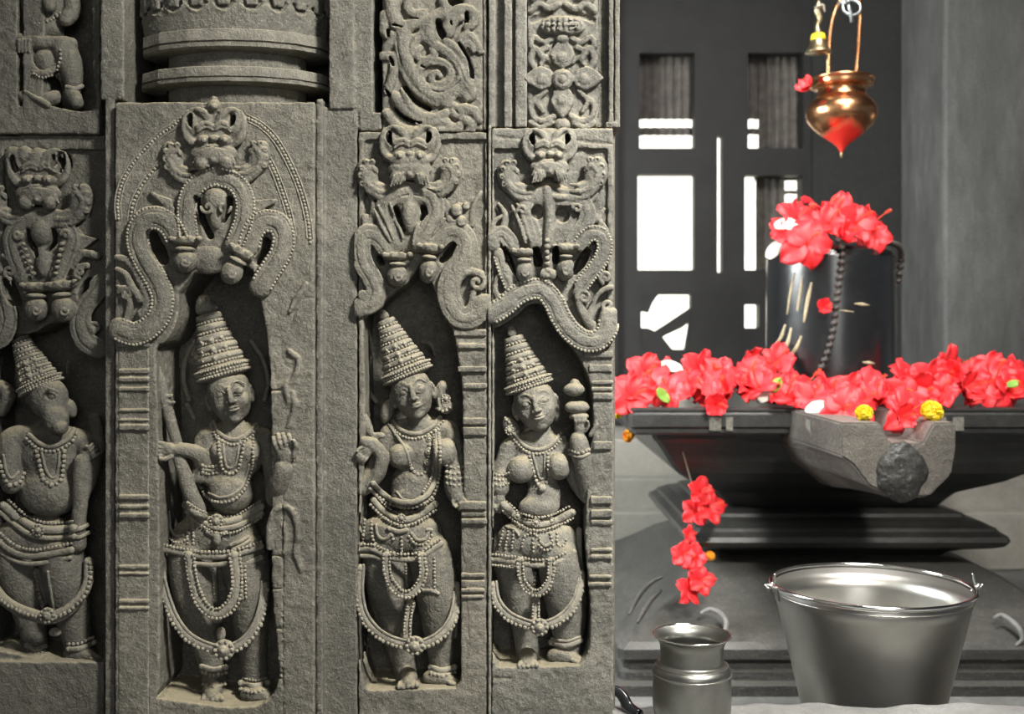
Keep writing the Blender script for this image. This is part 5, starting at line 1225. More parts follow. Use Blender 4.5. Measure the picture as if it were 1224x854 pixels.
# ------------------------------------------------------------------ pedestal with spout
PCX, PCY = .78, 2.88
ped = empty('shrine_pedestal', (PCX, PCY, FZ), 'black oiled stone pedestal with square waisted mouldings and a spout, heaped with red flowers', 'stone pedestal')
profile_sq('basin_slab', PCX, PCY, [(.46, .80), (.47, .777), (.515, .782), (.519, .786), (.519, .795), (.527, .800), (.527, .826), (.522, .831), (.524, .834), (.524, .838), (.520, .841), (.49, .841), (.485, .828), (.1, .826)], M['black_stone'], ped, .008)
profile_sq('waist', PCX, PCY, [(.24, .58), (.2525, .585), (.27, .606), (.285, .622), (.32, .638), (.3639, .658), (.4007, .683), (.425, .712), (.4416, .738), (.455, .757), (.466, .768), (.47, .777)], M['black_stone'], ped, .01)
profile_sq('torus_moulding', PCX, PCY, [(.26, .468), (.272, .478), (.30, .49), (.345, .500), (.366, .508), (.374, .520), (.370, .531), (.355, .541), (.35, .548), (.338, .553), (.325, .56), (.30, .566), (.295, .574), (.27, .581), (.25, .584)], M['black_stone'], ped, .01)
profile_sq('base_block', PCX, PCY, [(.3, FZ), (.57, FZ), (.57, .252), (.55, .258), (.548, .275), (.54, .28), (.54, .298), (.553, .304), (.553, .325), (.54, .338), (.50, .352), (.455, .372), (.41, .40), (.36, .436), (.315, .458), (.28, .466), (.26, .468)], M['base_stone'], ped, .012)
# spout
SX = .711
secs = []
def spout_sec(y, e, flare):
    return [(.605 - flare * .0, .838), (.605 - flare * .2, .775), (.605 + .022 - flare, .772 - .012), (.655 - flare, .722), (SX - flare * .3, .695 - flare * 1.2), (.768 + flare, .702), (.808 + flare, .742), (.817 + flare * .2, .79), (.817, .838),
            (.775, .838), (.755, .800), (.695, .800), (.678, .838)]
V = []; Fc = []
ysec = [2.0, 2.06, 2.16, 2.28, 2.36, 2.46]; fls = [0, .003, .008, .016, .024, .03]
for yy, fl_ in zip(ysec, fls):
    for k_, (x, z) in enumerate(spout_sec(yy, 0, fl_)): V.append((x, yy, z))
n = 13
for i in range(len(ysec) - 1):
    for j in range(n): Fc.append((i * n + j, i * n + (j + 1) % n, (i + 1) * n + (j + 1) % n, (i + 1) * n + j))
Fc += [tuple(range(n)), tuple(range((len(ysec) - 1) * n, len(ysec) * n))]
sp = mesh_obj('spout', V, Fc, M['spout_stone'], ped, False)
bm = bmesh.new(); bm.from_mesh(sp.data); bmesh.ops.recalc_face_normals(bm, faces=bm.faces)
bmesh.ops.bevel(bm, geom=[e for e in bm.edges], offset=.004, segments=2, affect='EDGES'); bm.to_mesh(sp.data); bm.free()
# wet rounded lip below the channel
lb = Bits()
ls = Sculpt(0, 160, 0, 160, 0, 60, 2.0)
for a_, b__, c_, rx_, ry_, rz_ in ((80, 40, 26, 26, 26, 14), (82, 78, 28, 40, 34, 20), (74, 100, 26, 34, 22, 18), (84, 120, 22, 22, 16, 14), (60, 62, 24, 20, 18, 12), (104, 66, 24, 20, 22, 12)):
    U_ = ls.ax[0][:, None, None] - a_; V__ = ls.ax[1][None, :, None] - b__; W_ = ls.ax[2][None, None, :] - c_
    k0 = np.sqrt((U_ / rx_) ** 2 + (V__ / ry_) ** 2 + (W_ / rz_) ** 2); k1 = np.sqrt((U_ / rx_ ** 2) ** 2 + (V__ / ry_ ** 2) ** 2 + (W_ / rz_ ** 2) ** 2) + 1e-6
    ls.put((slice(None),) * 3, k0 * (k0 - 1) / k1, 'u', 22)
ls.rough(2.0, 16); ls.rough(1.2, 6); LV, LQ = ls.mesh()
cen = W(1077, 566, 2.0); u_ = .00112
LV = np.stack([cen.x + (LV[:, 0] - 80) * u_ * .95, 2.02 - LV[:, 2] * u_ * .6, cen.z - (LV[:, 1] - 78) * u_ * .82], 1)
lip = mesh_obj('spout_lip', LV, LQ, M['wet'], sp)
lip['label'] = 'wet black rounded lip under the spout channel'
for (a, b, dd) in ((848, 862, 2.352), (868, 876, 2.352), (1123, 1131, 2.352), (1139, 1152, 2.352)):
    o = boxes_w('paste_mark', [(qx(a, dd), qx(b, dd), dd - .0006, dd + .003, qz(515, dd), qz(499, dd))], M['mark'], ped, bevel=0)
o = boxes_w('paste_mark', [(.6035, .606, 2.20, 2.235, .79, .826)], M['mark'], ped, bevel=0)
# volutes carved on the base
for pts in ([(838, 733), (848, 729), (860, 733), (868, 744), (866, 755), (858, 758)], [(846, 770), (858, 775), (868, 772)], [(1188, 739), (1197, 736), (1208, 742), (1218, 752), (1222, 764), (1214, 772)], [(1188, 782), (1200, 787), (1212, 782)], [(752, 735), (764, 712), (778, 697), (792, 690)], [(762, 745), (775, 722), (790, 706)]):
    P_ = []
    for a, b in pts:
        t = (b - 700) / 90.; d = 2.47 - .14 * min(1, max(0, t * 1.6)) if b < 760 else 2.335
        P_.append(tuple(W(a, b, d)))
    tube_w('volute', P_, [.003, .006, .006, .005, .003], M['ledge'] if pts[0][0] not in (752, 762) else M['base_stone'], bpy.data.objects['base_block'])

# ------------------------------------------------------------------ the black stone
LX, LY, LR, LZ = .800, 2.735, .158, .828
lin = empty('stone_linga', (LX, LY, LZ), 'polished black cylindrical stone standing on the pedestal, striped with pale paste', 'sacred stone')
prof = smooth_prof([(LR * .97, 0), (LR * 1.0, .02), (LR * 1.0, .2), (LR * .99, .345), (LR * .975, .366), (LR * .93, .379), (LR * .8, .387), (LR * .4, .393), (0, .395)], 4)
lathe_w('stone_body', (LX, LY, LZ), prof, M['linga'], lin, 96)
def cyl(px, py, lift=0):
    dx, dz = (px - CX) / F, (CY - py) / F
    a = 1 + dx * dx; b = -2 * (LX * dx + LY); R_ = LR + lift
    c = LX * LX + LY * LY - R_ * R_; disc = b * b - 4 * a * c
    if disc < 0: d = -b / (2 * a)
    else: d = (-b - math.sqrt(disc)) / (2 * a)
    return (dx * d, d, CAMZ + dz * d)
for P_, r in (([(950, 326), (945, 350), (941, 376)], 1.6), ([(939, 388), (933, 406), (920, 420)], 2.4), ([(959, 332), (955, 360), (953, 372)], 1.6), ([(970, 338), (965, 362), (961, 386)], 2.2), ([(946, 392), (942, 410), (933, 424), (921, 431)], 2.8), ([(958, 402), (951, 418), (938, 432), (925, 441)], 2.4)):
    r = r * .002
    tube_w('paste_stripe', [cyl(a, b, .000) for a, b in P_], [r * .5, r * 1.1, r, r * .6], M['ash'], lin, fl=.5)
for a, b, rr in ((1030, 364, 2.4), (1038, 434, 2.6), (1012, 372, 1.2)):
    tube_w('paste_smear', [cyl(a - 9, b - 1, -.001), cyl(a, b, -.001), cyl(a + 9, b + 1, -.001)], [.001, rr * .0018, .001], M['ash'], lin)
def bead_string(label, path, r, name='prayer_beads'):
    P_ = [np.array(p) for p in path]; P_ = np.array(catm2(P_, 8))
    e = empty(name, tuple(P_[-1]), label, 'beads')
    tube_w('string', [tuple(p) for p in P_[::3]], .0012, M['cord'], e, 6)
    L = np.r_[0, np.cumsum(np.linalg.norm(np.diff(P_, axis=0), axis=1))]; n = int(L[-1] / (r * 2.02))
    first = None
    for i in range(n):
        t = (i + .5) * L[-1] / n; c = np.array([np.interp(t, L, P_[:, k]) for k in range(3)]) - P_[-1]
        if first is None:
            v = ICO_V * r * np.array([1, 1, .82]); v = v * (1 + .07 * np.sin(8 * np.arctan2(ICO_V[:, 1], ICO_V[:, 0])))[:, None]
            first = mesh_obj('bead', v, ICO_F, M['bead'], e, local=True); first.location = c
        else:
            o = first.copy(); COL.objects.link(o); o.parent = e; o.location = c
    return e
bead_string('dark seed bead strand hanging down the front of the black stone', [cyl(a, b, .009) for a, b in ((1000, 284), (1007, 300), (1004, 330), (1000, 362), (996, 395), (988, 425), (977, 450), (970, 468))], .0088)
bead_string('short dark bead strand at the right edge of the black stone', [(LX + .1, LY - .13, 1.222), (LX + .148, LY - .07, 1.216), (LX + .168, LY - .03, 1.19), (LX + .168, LY - .02, 1.155), (LX + .166, LY - .01, 1.125)], .0088)

# ------------------------------------------------------------------ flowers
def petal(L, Wd, cup, ruff, seed, lean=0.0, nu=9, nv=7):
    r_ = random.Random(seed); ph = r_.random() * 6; V = []
    for i in range(nu):
        t = i / (nu - 1)
        wid = Wd * (math.sin(math.pi * min(1, .06 + .80 * t) ** .9) ** .7) * (1 if t < .93 else .8)
        a = cup[0] + (cup[1] - cup[0]) * t
        for j in range(nv):
            s_ = (j / (nv - 1) - .5) * 2
            LL = L * t * (1 - .10 * s_ * s_ * t)
            x = LL * math.cos(a * .8); z = LL * math.sin(a * .8) + ruff * t * t * math.sin(ph + s_ * 4.2 + t * 3) + .1 * Wd * s_ * s_ * t
            V.append((x, s_ * wid, z))
    Fc = [(i * nv + j, (i + 1) * nv + j, (i + 1) * nv + j + 1, i * nv + j + 1) for i in range(nu - 1) for j in range(nv - 1)]
    return V, Fc
def flower_meshes(seed, open_=.5, L=.06, npet=5):
    r_ = random.Random(seed); V = []; Fc = []
    for k in range(npet):
        v, f = petal(L * r_.uniform(.85, 1.1), L * .46, (1.1 - open_ * .5, 1.25 - open_ * 1.5 + r_.uniform(-.25, .25)), L * .14, seed * 10 + k)
        a = 2 * math.pi * k / npet + r_.uniform(-.15, .15); n0 = len(V); roll = r_.uniform(-.25, .25)
        for x, y, z in v:
            y2 = y * math.cos(roll) ; z2 = z + y * math.sin(roll)
            V.append((x * math.cos(a) - y2 * math.sin(a), x * math.sin(a) + y2 * math.cos(a), z2))
        Fc += [tuple(i + n0 for i in q) for q in f]
    return V, Fc
FL = []
def solid(o, th):
    md = o.modifiers.new('solidify', 'SOLIDIFY'); md.thickness = th
for i, op in enumerate((.95, .7, .45, .25, .6)):
    V_, F_ = flower_meshes(100 + i * 7, op)
    me = bpy.data.meshes.new('petals'); me.from_pydata(V_, [], F_); me.polygons.foreach_set('use_smooth', np.ones(len(F_), dtype=bool)); me.materials.append(M['red'])
    st_pts = [np.array((0, 0, -.004)), np.array((.003, 0, .02)), np.array((.008, .004, .045)), np.array((.018, .006, .062))]
    b = Bits(); b.tube(catm2(st_pts, 4), .0016)
    for k in range(16):
        q = k * 2.4; c = st_pts[2] + (st_pts[3] - st_pts[2]) * (k / 16.) + np.array((math.cos(q), math.sin(q), 0)) * .004; b.ball(c, .0014)
    ms = bpy.data.meshes.new('stamen'); ms.from_pydata(np.concatenate(b.V).tolist(), [], np.concatenate(b.T).tolist()); ms.materials.append(M['red_stamen'])
    FL.append((me, ms))
def flower(loc, tilt, az, sc, label, group, variant=None, name='hibiscus_flower'):
    v = rnd.randrange(5) if variant is None else variant
    e = empty(name, loc, label, 'flower', group)
    e.rotation_euler = (tilt, 0, az); e.scale = (sc, sc, sc)
    o = bpy.data.objects.new('petals', FL[v][0]); COL.objects.link(o); o.parent = e; solid(o, .0009)
    o = bpy.data.objects.new('stamen', FL[v][1]); COL.objects.link(o); o.parent = e
    return e
def fpx(px, py, d, tilt, az, sc, label, group=None, variant=None):
    p = W(px, py, d); return flower((p.x, p.y, p.z), math.radians(tilt), math.radians(az), sc, label, group, variant)
# on the stone
g_top = None
fpx(965, 292, 2.56, 78, -10, 1.12, 'largest open red hibiscus, hanging over the front top edge of the black stone', g_top, 0)
for a, b_, d, ti, az, sc, v, l in ((952, 262, 2.64, 62, 25, .95, 1, 'red hibiscus at the upper left on top of the black stone'), (978, 254, 2.68, 55, 70, .95, 0, 'topmost red hibiscus above the largest open flower'), (1004, 258, 2.68, 62, -30, 1.0, 2, 'red hibiscus in the middle on top of the black stone'),
    (1022, 268, 2.62, 70, 10, .95, 4, 'red hibiscus right of the bead strand top'), (1042, 266, 2.66, 60, 60, .85, 1, 'upper right red hibiscus on top of the black stone'), (1046, 285, 2.61, 68, -25, .78, 0, 'rightmost red hibiscus on top of the black stone'),
    (1004, 282, 2.575, 72, 50, .7, 3, 'red hibiscus above the bead strand on the black stone'), (990, 268, 2.60, 60, 0, .85, 2, 'red hibiscus just right of the largest open flower'), (938, 276, 2.62, 70, -40, .7, 4, 'leftmost red hibiscus on top of the black stone')):
    fpx(a, b_, d, ti, az, sc, l, g_top, v)
fpx(983, 368, 2.575, 80, 10, .45, 'small red flower stuck to the front of the black stone', g_top, 3)
e = empty('white_flower', tuple(W(938, 270, 2.62)), 'white petals beside the large hibiscus on the black stone', 'flower')
def loose_petal(name, parent, px, py, d, L, a, tilt, mat, label=None, cat=None):
    V_, F_ = petal(L, L * .32, (.2, -.1), L * .1, int(px)); c = W(px, py, d); V2 = []
    for x, y, z in V_:
        x -= L / 2; X_ = x * math.cos(a) - y * math.sin(a) * math.cos(tilt); Z_ = x * math.sin(a) + y * math.cos(a) * math.cos(tilt); Y_ = y * math.sin(tilt) + z
        V2.append((c.x + X_, c.y + Y_, c.z + Z_))
    o = mesh_obj(name, V2, F_, mat, parent); solid(o, .0012)
    if label: tag(o, label, cat)
    return o
loose_petal('petal', e, 938, 267, 2.6, .05, .3, .6, M['white_petal']); loose_petal('petal', e, 950, 272, 2.59, .045, -.2, .5, M['white_petal'])
loose_petal('white_petal', None, 926, 298, 2.64, .055, .9, .6, M['white_petal'], 'white petal at the upper left edge of the black stone', 'petal')
# heaps on the basin
r2 = random.Random(21)
def heap(pts, label, group):
    for i, (a, b, d) in enumerate(pts):
        fpx(a, b, d, r2.uniform(35, 85), r2.uniform(-60, 60), r2.uniform(.72, .98), label, group)
heap([(760, 466, 2.42), (782, 460, 2.44), (772, 446, 2.52), (797, 452, 2.54), (804, 468, 2.40), (823, 458, 2.42), (836, 444, 2.5), (846, 466, 2.40), (861, 452, 2.46), (868, 470, 2.39), (884, 458, 2.42), (899, 446, 2.46), (908, 464, 2.40), (914, 450, 2.5), (890, 438, 2.56), (755, 476, 2.39)],
     'red hibiscus in the heap left of the black stone', 'red flowers heaped left of the black stone')
heap([(940, 474, 2.38), (958, 466, 2.42), (972, 478, 2.34), (990, 468, 2.38), (1000, 480, 2.30), (1016, 470, 2.36), (1024, 484, 2.28), (1040, 462, 2.42), (1050, 478, 2.32), (1008, 490, 2.2), (928, 470, 2.44)],
     'red hibiscus strewn before the black stone, above the spout', 'red flowers strewn before the black stone')
heap([(1080, 452, 2.5), (1084, 492, 2.14), (1100, 470, 2.40), (1112, 456, 2.46), (1124, 470, 2.39), (1140, 450, 2.48), (1150, 466, 2.40), (1166, 452, 2.46), (1176, 470, 2.39), (1190, 456, 2.44), (1204, 468, 2.40), (1220, 446, 2.48), (1226, 466, 2.40), (1132, 440, 2.56), (1185, 444, 2.54), (1080, 474, 2.3)],
     'red hibiscus in the heap right of the black stone', 'red flowers heaped right of the black stone')
fpx(855, 484, 2.36, 90, 0, .6, 'red bud drooping over the pedestal front edge', None, 3)
fpx(1076, 498, 2.08, 85, 20, .6, 'red flower lying in the spout channel', None, 3)
fpx(930, 432, 2.62, 60, 0, .8, 'dark red flower behind the left heap against the black stone', None, 2)
loose_petal('white_petal', None, 804, 438, 2.47, .05, -.3, .7, M['white_petal'], 'white petal on top of the left flower heap', 'petal')
loose_petal('white_petal', None, 916, 471, 2.37, .045, .8, .5, M['white_petal'], 'white petal at the right end of the left flower heap', 'petal')
loose_petal('white_petal', None, 977, 488, 2.26, .05, .35, .5, M['white_petal'], 'cream petal among the flowers beside the spout', 'petal')
loose_petal('leaf', None, 793, 473, 2.385, .04, -.9, .5, M['leaf'], 'small green leaf in the left flower heap', 'leaf')
loose_petal('leaf', None, 1212, 459, 2.385, .03, .2, .5, M['leaf'], 'small green leaf in the right flower heap', 'leaf')
loose_petal('leaf', None, 928, 460, 2.36, .035, 1.1, .5, M['leaf'], 'small green leaf between the left heap and the stone', 'leaf')
# marigolds
mg = random.Random(3); V_ = []; F_ = []
for k in range(120):
    z = 1 - 1.75 * (k + .5) / 120; q = k * 2.39996; rr = math.sqrt(max(0, 1 - z * z)); nrm = np.array((rr * math.cos(q), rr * math.sin(q), z))
    t1 = np.cross(nrm, (0.2, .3, .9)); t1 /= np.linalg.norm(t1); t2 = np.cross(nrm, t1); a = mg.uniform(0, 3.1); u = t1 * math.cos(a) + t2 * math.sin(a); v = np.cross(nrm, u)
    c = nrm * .78; n0 = len(V_)
    for (p, s_, h) in ((-.5, 0, 0), (-.6, .5, .28), (0, .62, .36), (.6, .5, .28), (.5, 0, 0), (0, .12, .12)):
        V_.append(tuple((c + u * p * .42 + v * s_ * .22 + nrm * h * .8) * .022))
    F_ += [(n0, n0 + 1, n0 + 2, n0 + 5), (n0 + 5, n0 + 2, n0 + 3, n0 + 4)]
n0 = len(V_); V_ += [tuple(v * .0185) for v in ICO_V]; 
for f in ICO_F: F_.append(tuple(int(x) + n0 for x in f))
MG = {}
for c in ('yellow', 'orange'):
    me = bpy.data.meshes.new('marigold'); me.from_pydata(V_, [], F_); me.materials.append(M[c]); MG[c] = me
def marigold(px, py, d, sc, col, label):
    p = W(px, py, d); o = bpy.data.objects.new('marigold_flower', MG[col]); COL.objects.link(o); o.location = p; o.scale = (sc, sc, sc * .9); o.rotation_euler = (.9, .2, px); tag(o, label, 'flower'); return o
marigold(1033, 494, 2.045, .72, 'yellow', 'yellow marigold on the left shoulder of the spout')
marigold(1114, 492, 2.045, .92, 'yellow', 'larger yellow marigold on the right shoulder of the spout')
marigold(1084, 474, 2.28, .7, 'yellow', 'yellow marigold tucked in the flowers behind the spout')
marigold(740, 491, 2.40, .8, 'yellow', 'yellow marigold at the left corner of the pedestal by the wall end')
marigold(752, 521, 2.47, .7, 'orange', 'orange marigold under the left corner of the pedestal')
marigold(849, 665, 2.5, .5, 'orange', 'small orange marigold in the garland hanging by the pedestal base')
# garland down the left corner
gp = [W(816, 540, 2.44), W(826, 575, 2.47), W(836, 600, 2.47), W(826, 630, 2.46), W(820, 655, 2.44), W(828, 690, 2.40), W(832, 708, 2.385)]
tube_w('garland_string', [tuple(p) for p in gp], .0016, M['cord']); tag(bpy.data.objects['garland_string'], 'thin string holding red flowers at the pedestal left corner', 'string')
for (a, b, d, sc, l) in ((836, 588, 2.45, .62, 'upper red flower on the string by the pedestal waist'), (846, 606, 2.45, .72, 'large red flower on the string beside the torus moulding'), (833, 612, 2.46, .6, 'red flower left in the upper cluster on the string'), (822, 640, 2.44, .4, 'thin red bud between the two hanging clusters'),
                         (816, 664, 2.42, .55, 'leftmost red flower of the lower hanging cluster'), (830, 668, 2.42, .62, 'red flower in the middle of the lower hanging cluster'), (836, 694, 2.39, .6, 'red flower near the bottom of the string'), (822, 706, 2.385, .62, 'lowest red flower on the string above the base')):
    fpx(a, b, d, 75, (a * 37) % 90 - 45, sc, l)

# ------------------------------------------------------------------ hanging copper pot, bell
cp = nt('aged_copper'); M['copper'], t, b = cp
tc = t.nodes.new('ShaderNodeTexCoord'); sx = t.nodes.new('ShaderNodeSeparateXYZ'); t.links.new(tc.outputs['Object'], sx.inputs[0])
n_ = N(t, 'ShaderNodeTexNoise', Scale=30.0, Detail=4.0); t.links.new(tc.outputs['Object'], n_.inputs['Vector'])
c0 = ramp(t, n_.outputs[0], [(.3, (.55, .24, .11)), (.55, (.72, .36, .18)), (.75, (.62, .42, .2))])
zz = mth(t, 'ADD', sx.outputs[2], mth(t, 'MULTIPLY', mth(t, 'ABSOLUTE', sx.outputs[0]), .55)); zz = mth(t, 'ADD', zz, mth(t, 'MULTIPLY', n_.outputs[0], .02))
msk = ramp(t, mth(t, 'MULTIPLY', zz, 10), [(.70, (1, 1, 1)), (.86, (0, 0, 0))])
t.links.new(mixc(t, msk, c0, (.85, .05, .03)), b.inputs['Base Color'])
t.links.new(mth(t, 'SUBTRACT', 1.0, msk), b.inputs['Metallic']); t.links.new(mth(t, 'ADD', mth(t, 'MULTIPLY', msk, .3), .27), b.inputs['Roughness'])
PD = 2.69; pc = W(1006, 183, PD); mm = PD / F
pot = empty('copper_pot', tuple(pc), 'copper drip pot with a pointed red-smeared base hanging above the black stone', 'hanging pot')
def pz(py): return (183 - py) * mm
pr = [(1.5, 183), (3, 179), (8, 173), (17, 166), (29, 157), (38, 147), (41.5, 138), (40.5, 129), (35, 121), (29.5, 116), (28, 111), (28.5, 107), (34, 105), (36.5, 103.5), (37, 98), (38.5, 96), (38, 94), (35.5, 95), (34, 99), (27, 106), (26, 112), (33, 122), (37, 137), (25, 157), (4, 174)]
body = lathe_w('pot_body', tuple(pc), smooth_prof([(r * mm, pz(y)) for r, y in pr], 3), M['copper'], pot, 72)
# drip tube
lathe_w('drip_nozzle', tuple(pc), [(.0015, -.012), (.003, -.01), (.003, -.003), (.004, .004)], M['brass'], pot, 16)
def Wp(px, py, dd=0): p = W(px, py, PD + dd); return tuple(p)
for (x0, x1, x2) in ((991, 993, 1001),):
    pass
hd = tube_w('handle', [Wp(990, 97), Wp(991, 60), Wp(994, 28), Wp(1001, 6), Wp(1009, -6), Wp(1018, -10), Wp(1026, -3), Wp(1028, 14), Wp(1027, 40), Wp(1025, 70), Wp(1023, 97)], .0055, M['copper'], pot, 12)
for a in (990, 1023): tube_w('rivet_lug', [Wp(a, 88), Wp(a, 98), Wp(a + (1 if a < 1000 else -1), 106)], [.006, .0085, .004], M['brass'], hd)
def ring_pts(px, py, r, d, tiltx=0, n=14): 
    return [tuple(W(px, py, d) + Vector((r * math.cos(2 * math.pi * k / n), r * math.sin(2 * math.pi * k / n) * math.sin(tiltx), r * math.sin(2 * math.pi * k / n) * math.cos(tiltx)))) for k in range(n + 1)]
ch = empty('hook_chain', tuple(W(1018, 26, PD)), 'galvanised ring and hook holding the copper pot handle', 'hook')
tube_w('ring', ring_pts(1018, 9, .0215, PD - .008, .3), .0034, M['iron'], ch)
tube_w('hook', [tuple(W(1016, -14, PD)), tuple(W(1014, 4, PD - .016)), tuple(W(1017, 18, PD - .018)), tuple(W(1018, 27, PD - .014))], .004, M['iron'], ch)
tube_w('ring', ring_pts(1008, 3, .012, PD - .02, 1.1), .003, M['iron'], ch)
tube_w('chain_rod', [tuple(W(1018, -12, PD)), (W(1018, 0, PD).x, PD, 2.3), (W(1018, 0, PD).x, PD, 2.7)], .003, M['iron'], ch)
fpx(967, 105, PD - .04, 60, -60, .52, 'single red flower stuck on the rim of the hanging copper pot', None, 3)
BD = 2.66; bc = W(978, 63, BD); bm_ = BD / F
be = empty('brass_bell', tuple(bc), 'small brass bell hanging on a cord left of the copper pot handle', 'bell')
lathe_w('bell_body', tuple(bc), smooth_prof([(15.5 * bm_, 0), (14 * bm_, 3 * bm_), (10.5 * bm_, 9 * bm_), (8.5 * bm_, 16 * bm_), (7 * bm_, 22 * bm_), (3 * bm_, 25 * bm_), (1.5 * bm_, 26 * bm_)], 4), M['brass'], be, 40)
tube_w('clapper', [tuple(W(978, 50, BD)), tuple(W(978, 66, BD))], .0022, M['brass'], be)
lathe_w('yellow_band', tuple(bc), [(8.9 * bm_, 14 * bm_), (8.8 * bm_, 17 * bm_), (7.6 * bm_, 22 * bm_), (6.9 * bm_, 22.5 * bm_)], M['yellow'], be, 40)
tube_w('bell_stem', [tuple(W(978, 39, BD)), tuple(W(977, 30, BD)), tuple(W(980, 22, BD)), tuple(W(977, 12, BD)), tuple(W(979, 2, BD))], [.007, .0045, .007, .0085, .005], M['brass'], be)
tube_w('cord', [tuple(W(979, 2, BD)), (W(979, 0, BD).x, BD, 2.2), (W(979, 0, BD).x, BD, 2.7)], .0025, M['cord'], be)
tube_w('cord_knot', [tuple(W(974, 10, BD - .01)), tuple(W(983, 6, BD - .012)), tuple(W(986, 14, BD - .01))], [.003, .004, .002], M['cord'], be)

# ------------------------------------------------------------------ ledge, bucket, pot, knife
LZ2 = .469
s = Sculpt(0, 10, 0, 10, 0, 10, 5)
def ledge_mesh():
    x0, x1, y0, y1, nx, ny = .02, 1.9, 1.0, 1.575, 120, 40
    V = []; Fc = []
    for i in range(nx + 1):
        for j in range(ny + 1):
            x = x0 + (x1 - x0) * i / nx; ye = y1 + .006 * math.sin(x * 21) + .004 * math.sin(x * 57 + 1); y = y0 + (ye - y0) * j / ny
            e = max(0, (j - ny + 2) / 2.)
            V.append((x, y, LZ2 + .0016 * math.sin(x * 33 + y * 20) + .001 * math.sin(x * 90) - .006 * e * e))
    for i in range(nx):
        for j in range(ny):
            a = i * (ny + 1) + j; Fc.append((a, a + ny + 1, a + ny + 2, a + 1))
    # skirt
    rim = [i * (ny + 1) + ny for i in range(nx + 1)]; n0 = len(V)
    for r in rim: V.append((V[r][0], V[r][1] + .003, FZ))
    for k in range(nx): Fc.append((rim[k], rim[k + 1], n0 + k + 1, n0 + k))
    rim = [i * (ny + 1) for i in range(nx + 1)]; n0 = len(V)
    for r in rim: V.append((V[r][0], V[r][1], FZ))
    for k in range(nx): Fc.append((rim[k + 1], rim[k], n0 + k, n0 + k + 1))
    for ii in (0, nx):
        rim = [ii * (ny + 1) + j for j in range(ny + 1)]; n0 = len(V)
        for r in rim: V.append((V[r][0], V[r][1], FZ))
        for k in range(ny): Fc.append((rim[k], rim[k + 1], n0 + k + 1, n0 + k))
    return V, Fc
V_, F_ = ledge_mesh()
lg = mesh_obj('stone_ledge', V_, F_, M['ledge'], None); tag(lg, 'rough pale grey stone ledge in front of the bucket', 'ledge')
boxes_w('stone_step', [(.3, 1.9, 1.585, 1.97, FZ, .30)], M['base_stone']); tag(bpy.data.objects['stone_step'], 'low stone step under the steel bucket', 'step')
# bucket
BX, BY, BZ = .583, 1.765, .30
bk = empty('steel_bucket', (BX, BY, BZ), 'large stainless steel bucket standing behind the ledge', 'bucket')
H = .293; R1, R0 = .1575, .089
inn = [(.0001, .006), (R0 - .004, .008), (R1 - .004, H - .004)]
out = [(R1 - .001, H - .006), (R0 + (R1 - R0) * .9, H * .9), (R0 + (R1 - R0) * .5, H * .5), (R0 + .002, .008), (R0, 0), (.0001, 0.002)]
inn = [(.0001, .006)] + [(R0 - .004 + (R1 - R0) * k / 8., .008 + (H - .012) * k / 8.) for k in range(9)]
lathe_w('bucket_body', (BX, BY, BZ), inn + out, M['steel'], bk, 96)
rimp = [(R1 + .0035 * math.cos(q), H + .0035 * math.sin(q)) for q in np.linspace(-2.2, 4.08, 12)]
def torus(name, loc, R, r, mat, parent, seg=96, n=12):
    V = []; Fc = []
    for i in range(seg):
        a = 2 * math.pi * i / seg
        for j in range(n):
            q = 2 * math.pi * j / n; rr = R + r * math.cos(q); V.append((loc[0] + rr * math.cos(a), loc[1] + rr * math.sin(a), loc[2] + r * math.sin(q)))
    for i in range(seg):
        for j in range(n): Fc.append((i * n + j, ((i + 1) % seg) * n + j, ((i + 1) % seg) * n + (j + 1) % n, i * n + (j + 1) % n))
    o = mesh_obj(name, V, Fc, mat, parent); return o
torus('rim', (BX, BY, BZ + H), R1 + .001, .0034, M['steel_rim'], bk)
torus('groove_ring', (BX, BY, BZ + H - .012), R1 - .0028, .0012, M['steel'], bk)
for sg in (-1, 1):
    ear = tube_w('ear', [(BX + sg * (R1 - .006), BY - .012, BZ + H - .022), (BX + sg * (R1 + .003), BY - .014, BZ + H - .004), (BX + sg * (R1 + .012), BY - .012, BZ + H + .002), (BX + sg * (R1 + .006), BY - .006, BZ + H - .01)], [.003, .004, .004, .003], M['steel'], bk)
    tube_w('handle_end', [(BX + sg * (R1 + .002), BY - .014, BZ + H + .022), (BX + sg * (R1 + .004), BY - .014, BZ + H + .008), (BX + sg * (R1 + .012), BY - .014, BZ + H - .002), (BX + sg * (R1 + .018), BY - .012, BZ + H + .004)], [.0015, .0022, .0024, .002], M['steel_rim'], ear)
# small water pot
TX, TY, TZ = (827 - CX) / F * 1.475, 1.475, LZ2 + .002
lo = empty('steel_water_pot', (TX, TY, TZ), 'small steel water pot with flared rim standing on the ledge', 'water pot')
pr = [(.0001, 0), (.030, 0), (.041, .003), (.0495, .012), (.0525, .026), (.0528, .045), (.0525, .062), (.0522, .068), (.0528, .071), (.052, .076), (.048, .0815), (.0435, .085), (.0428, .089), (.0428, .103), (.0435, .109), (.047, .1155), (.0518, .1205), (.0528, .122),
      (.0518, .1215), (.046, .1165), (.042, .109), (.0412, .1), (.0412, .088), (.048, .078), (.0505, .06), (.05, .02), (.03, .004), (.0001, .003)]
lathe_w('pot_body', (TX, TY, TZ), smooth_prof(pr, 3), M['steel_dull'], lo, 80)
torus('rim', (TX, TY, TZ + .122), .0526, .0011, M['steel_rim'], lo)
for z in (.0815, .0705): torus('shoulder_ring', (TX, TY, TZ + z), .0483 if z > .08 else .0527, .0009, M['steel'], lo)
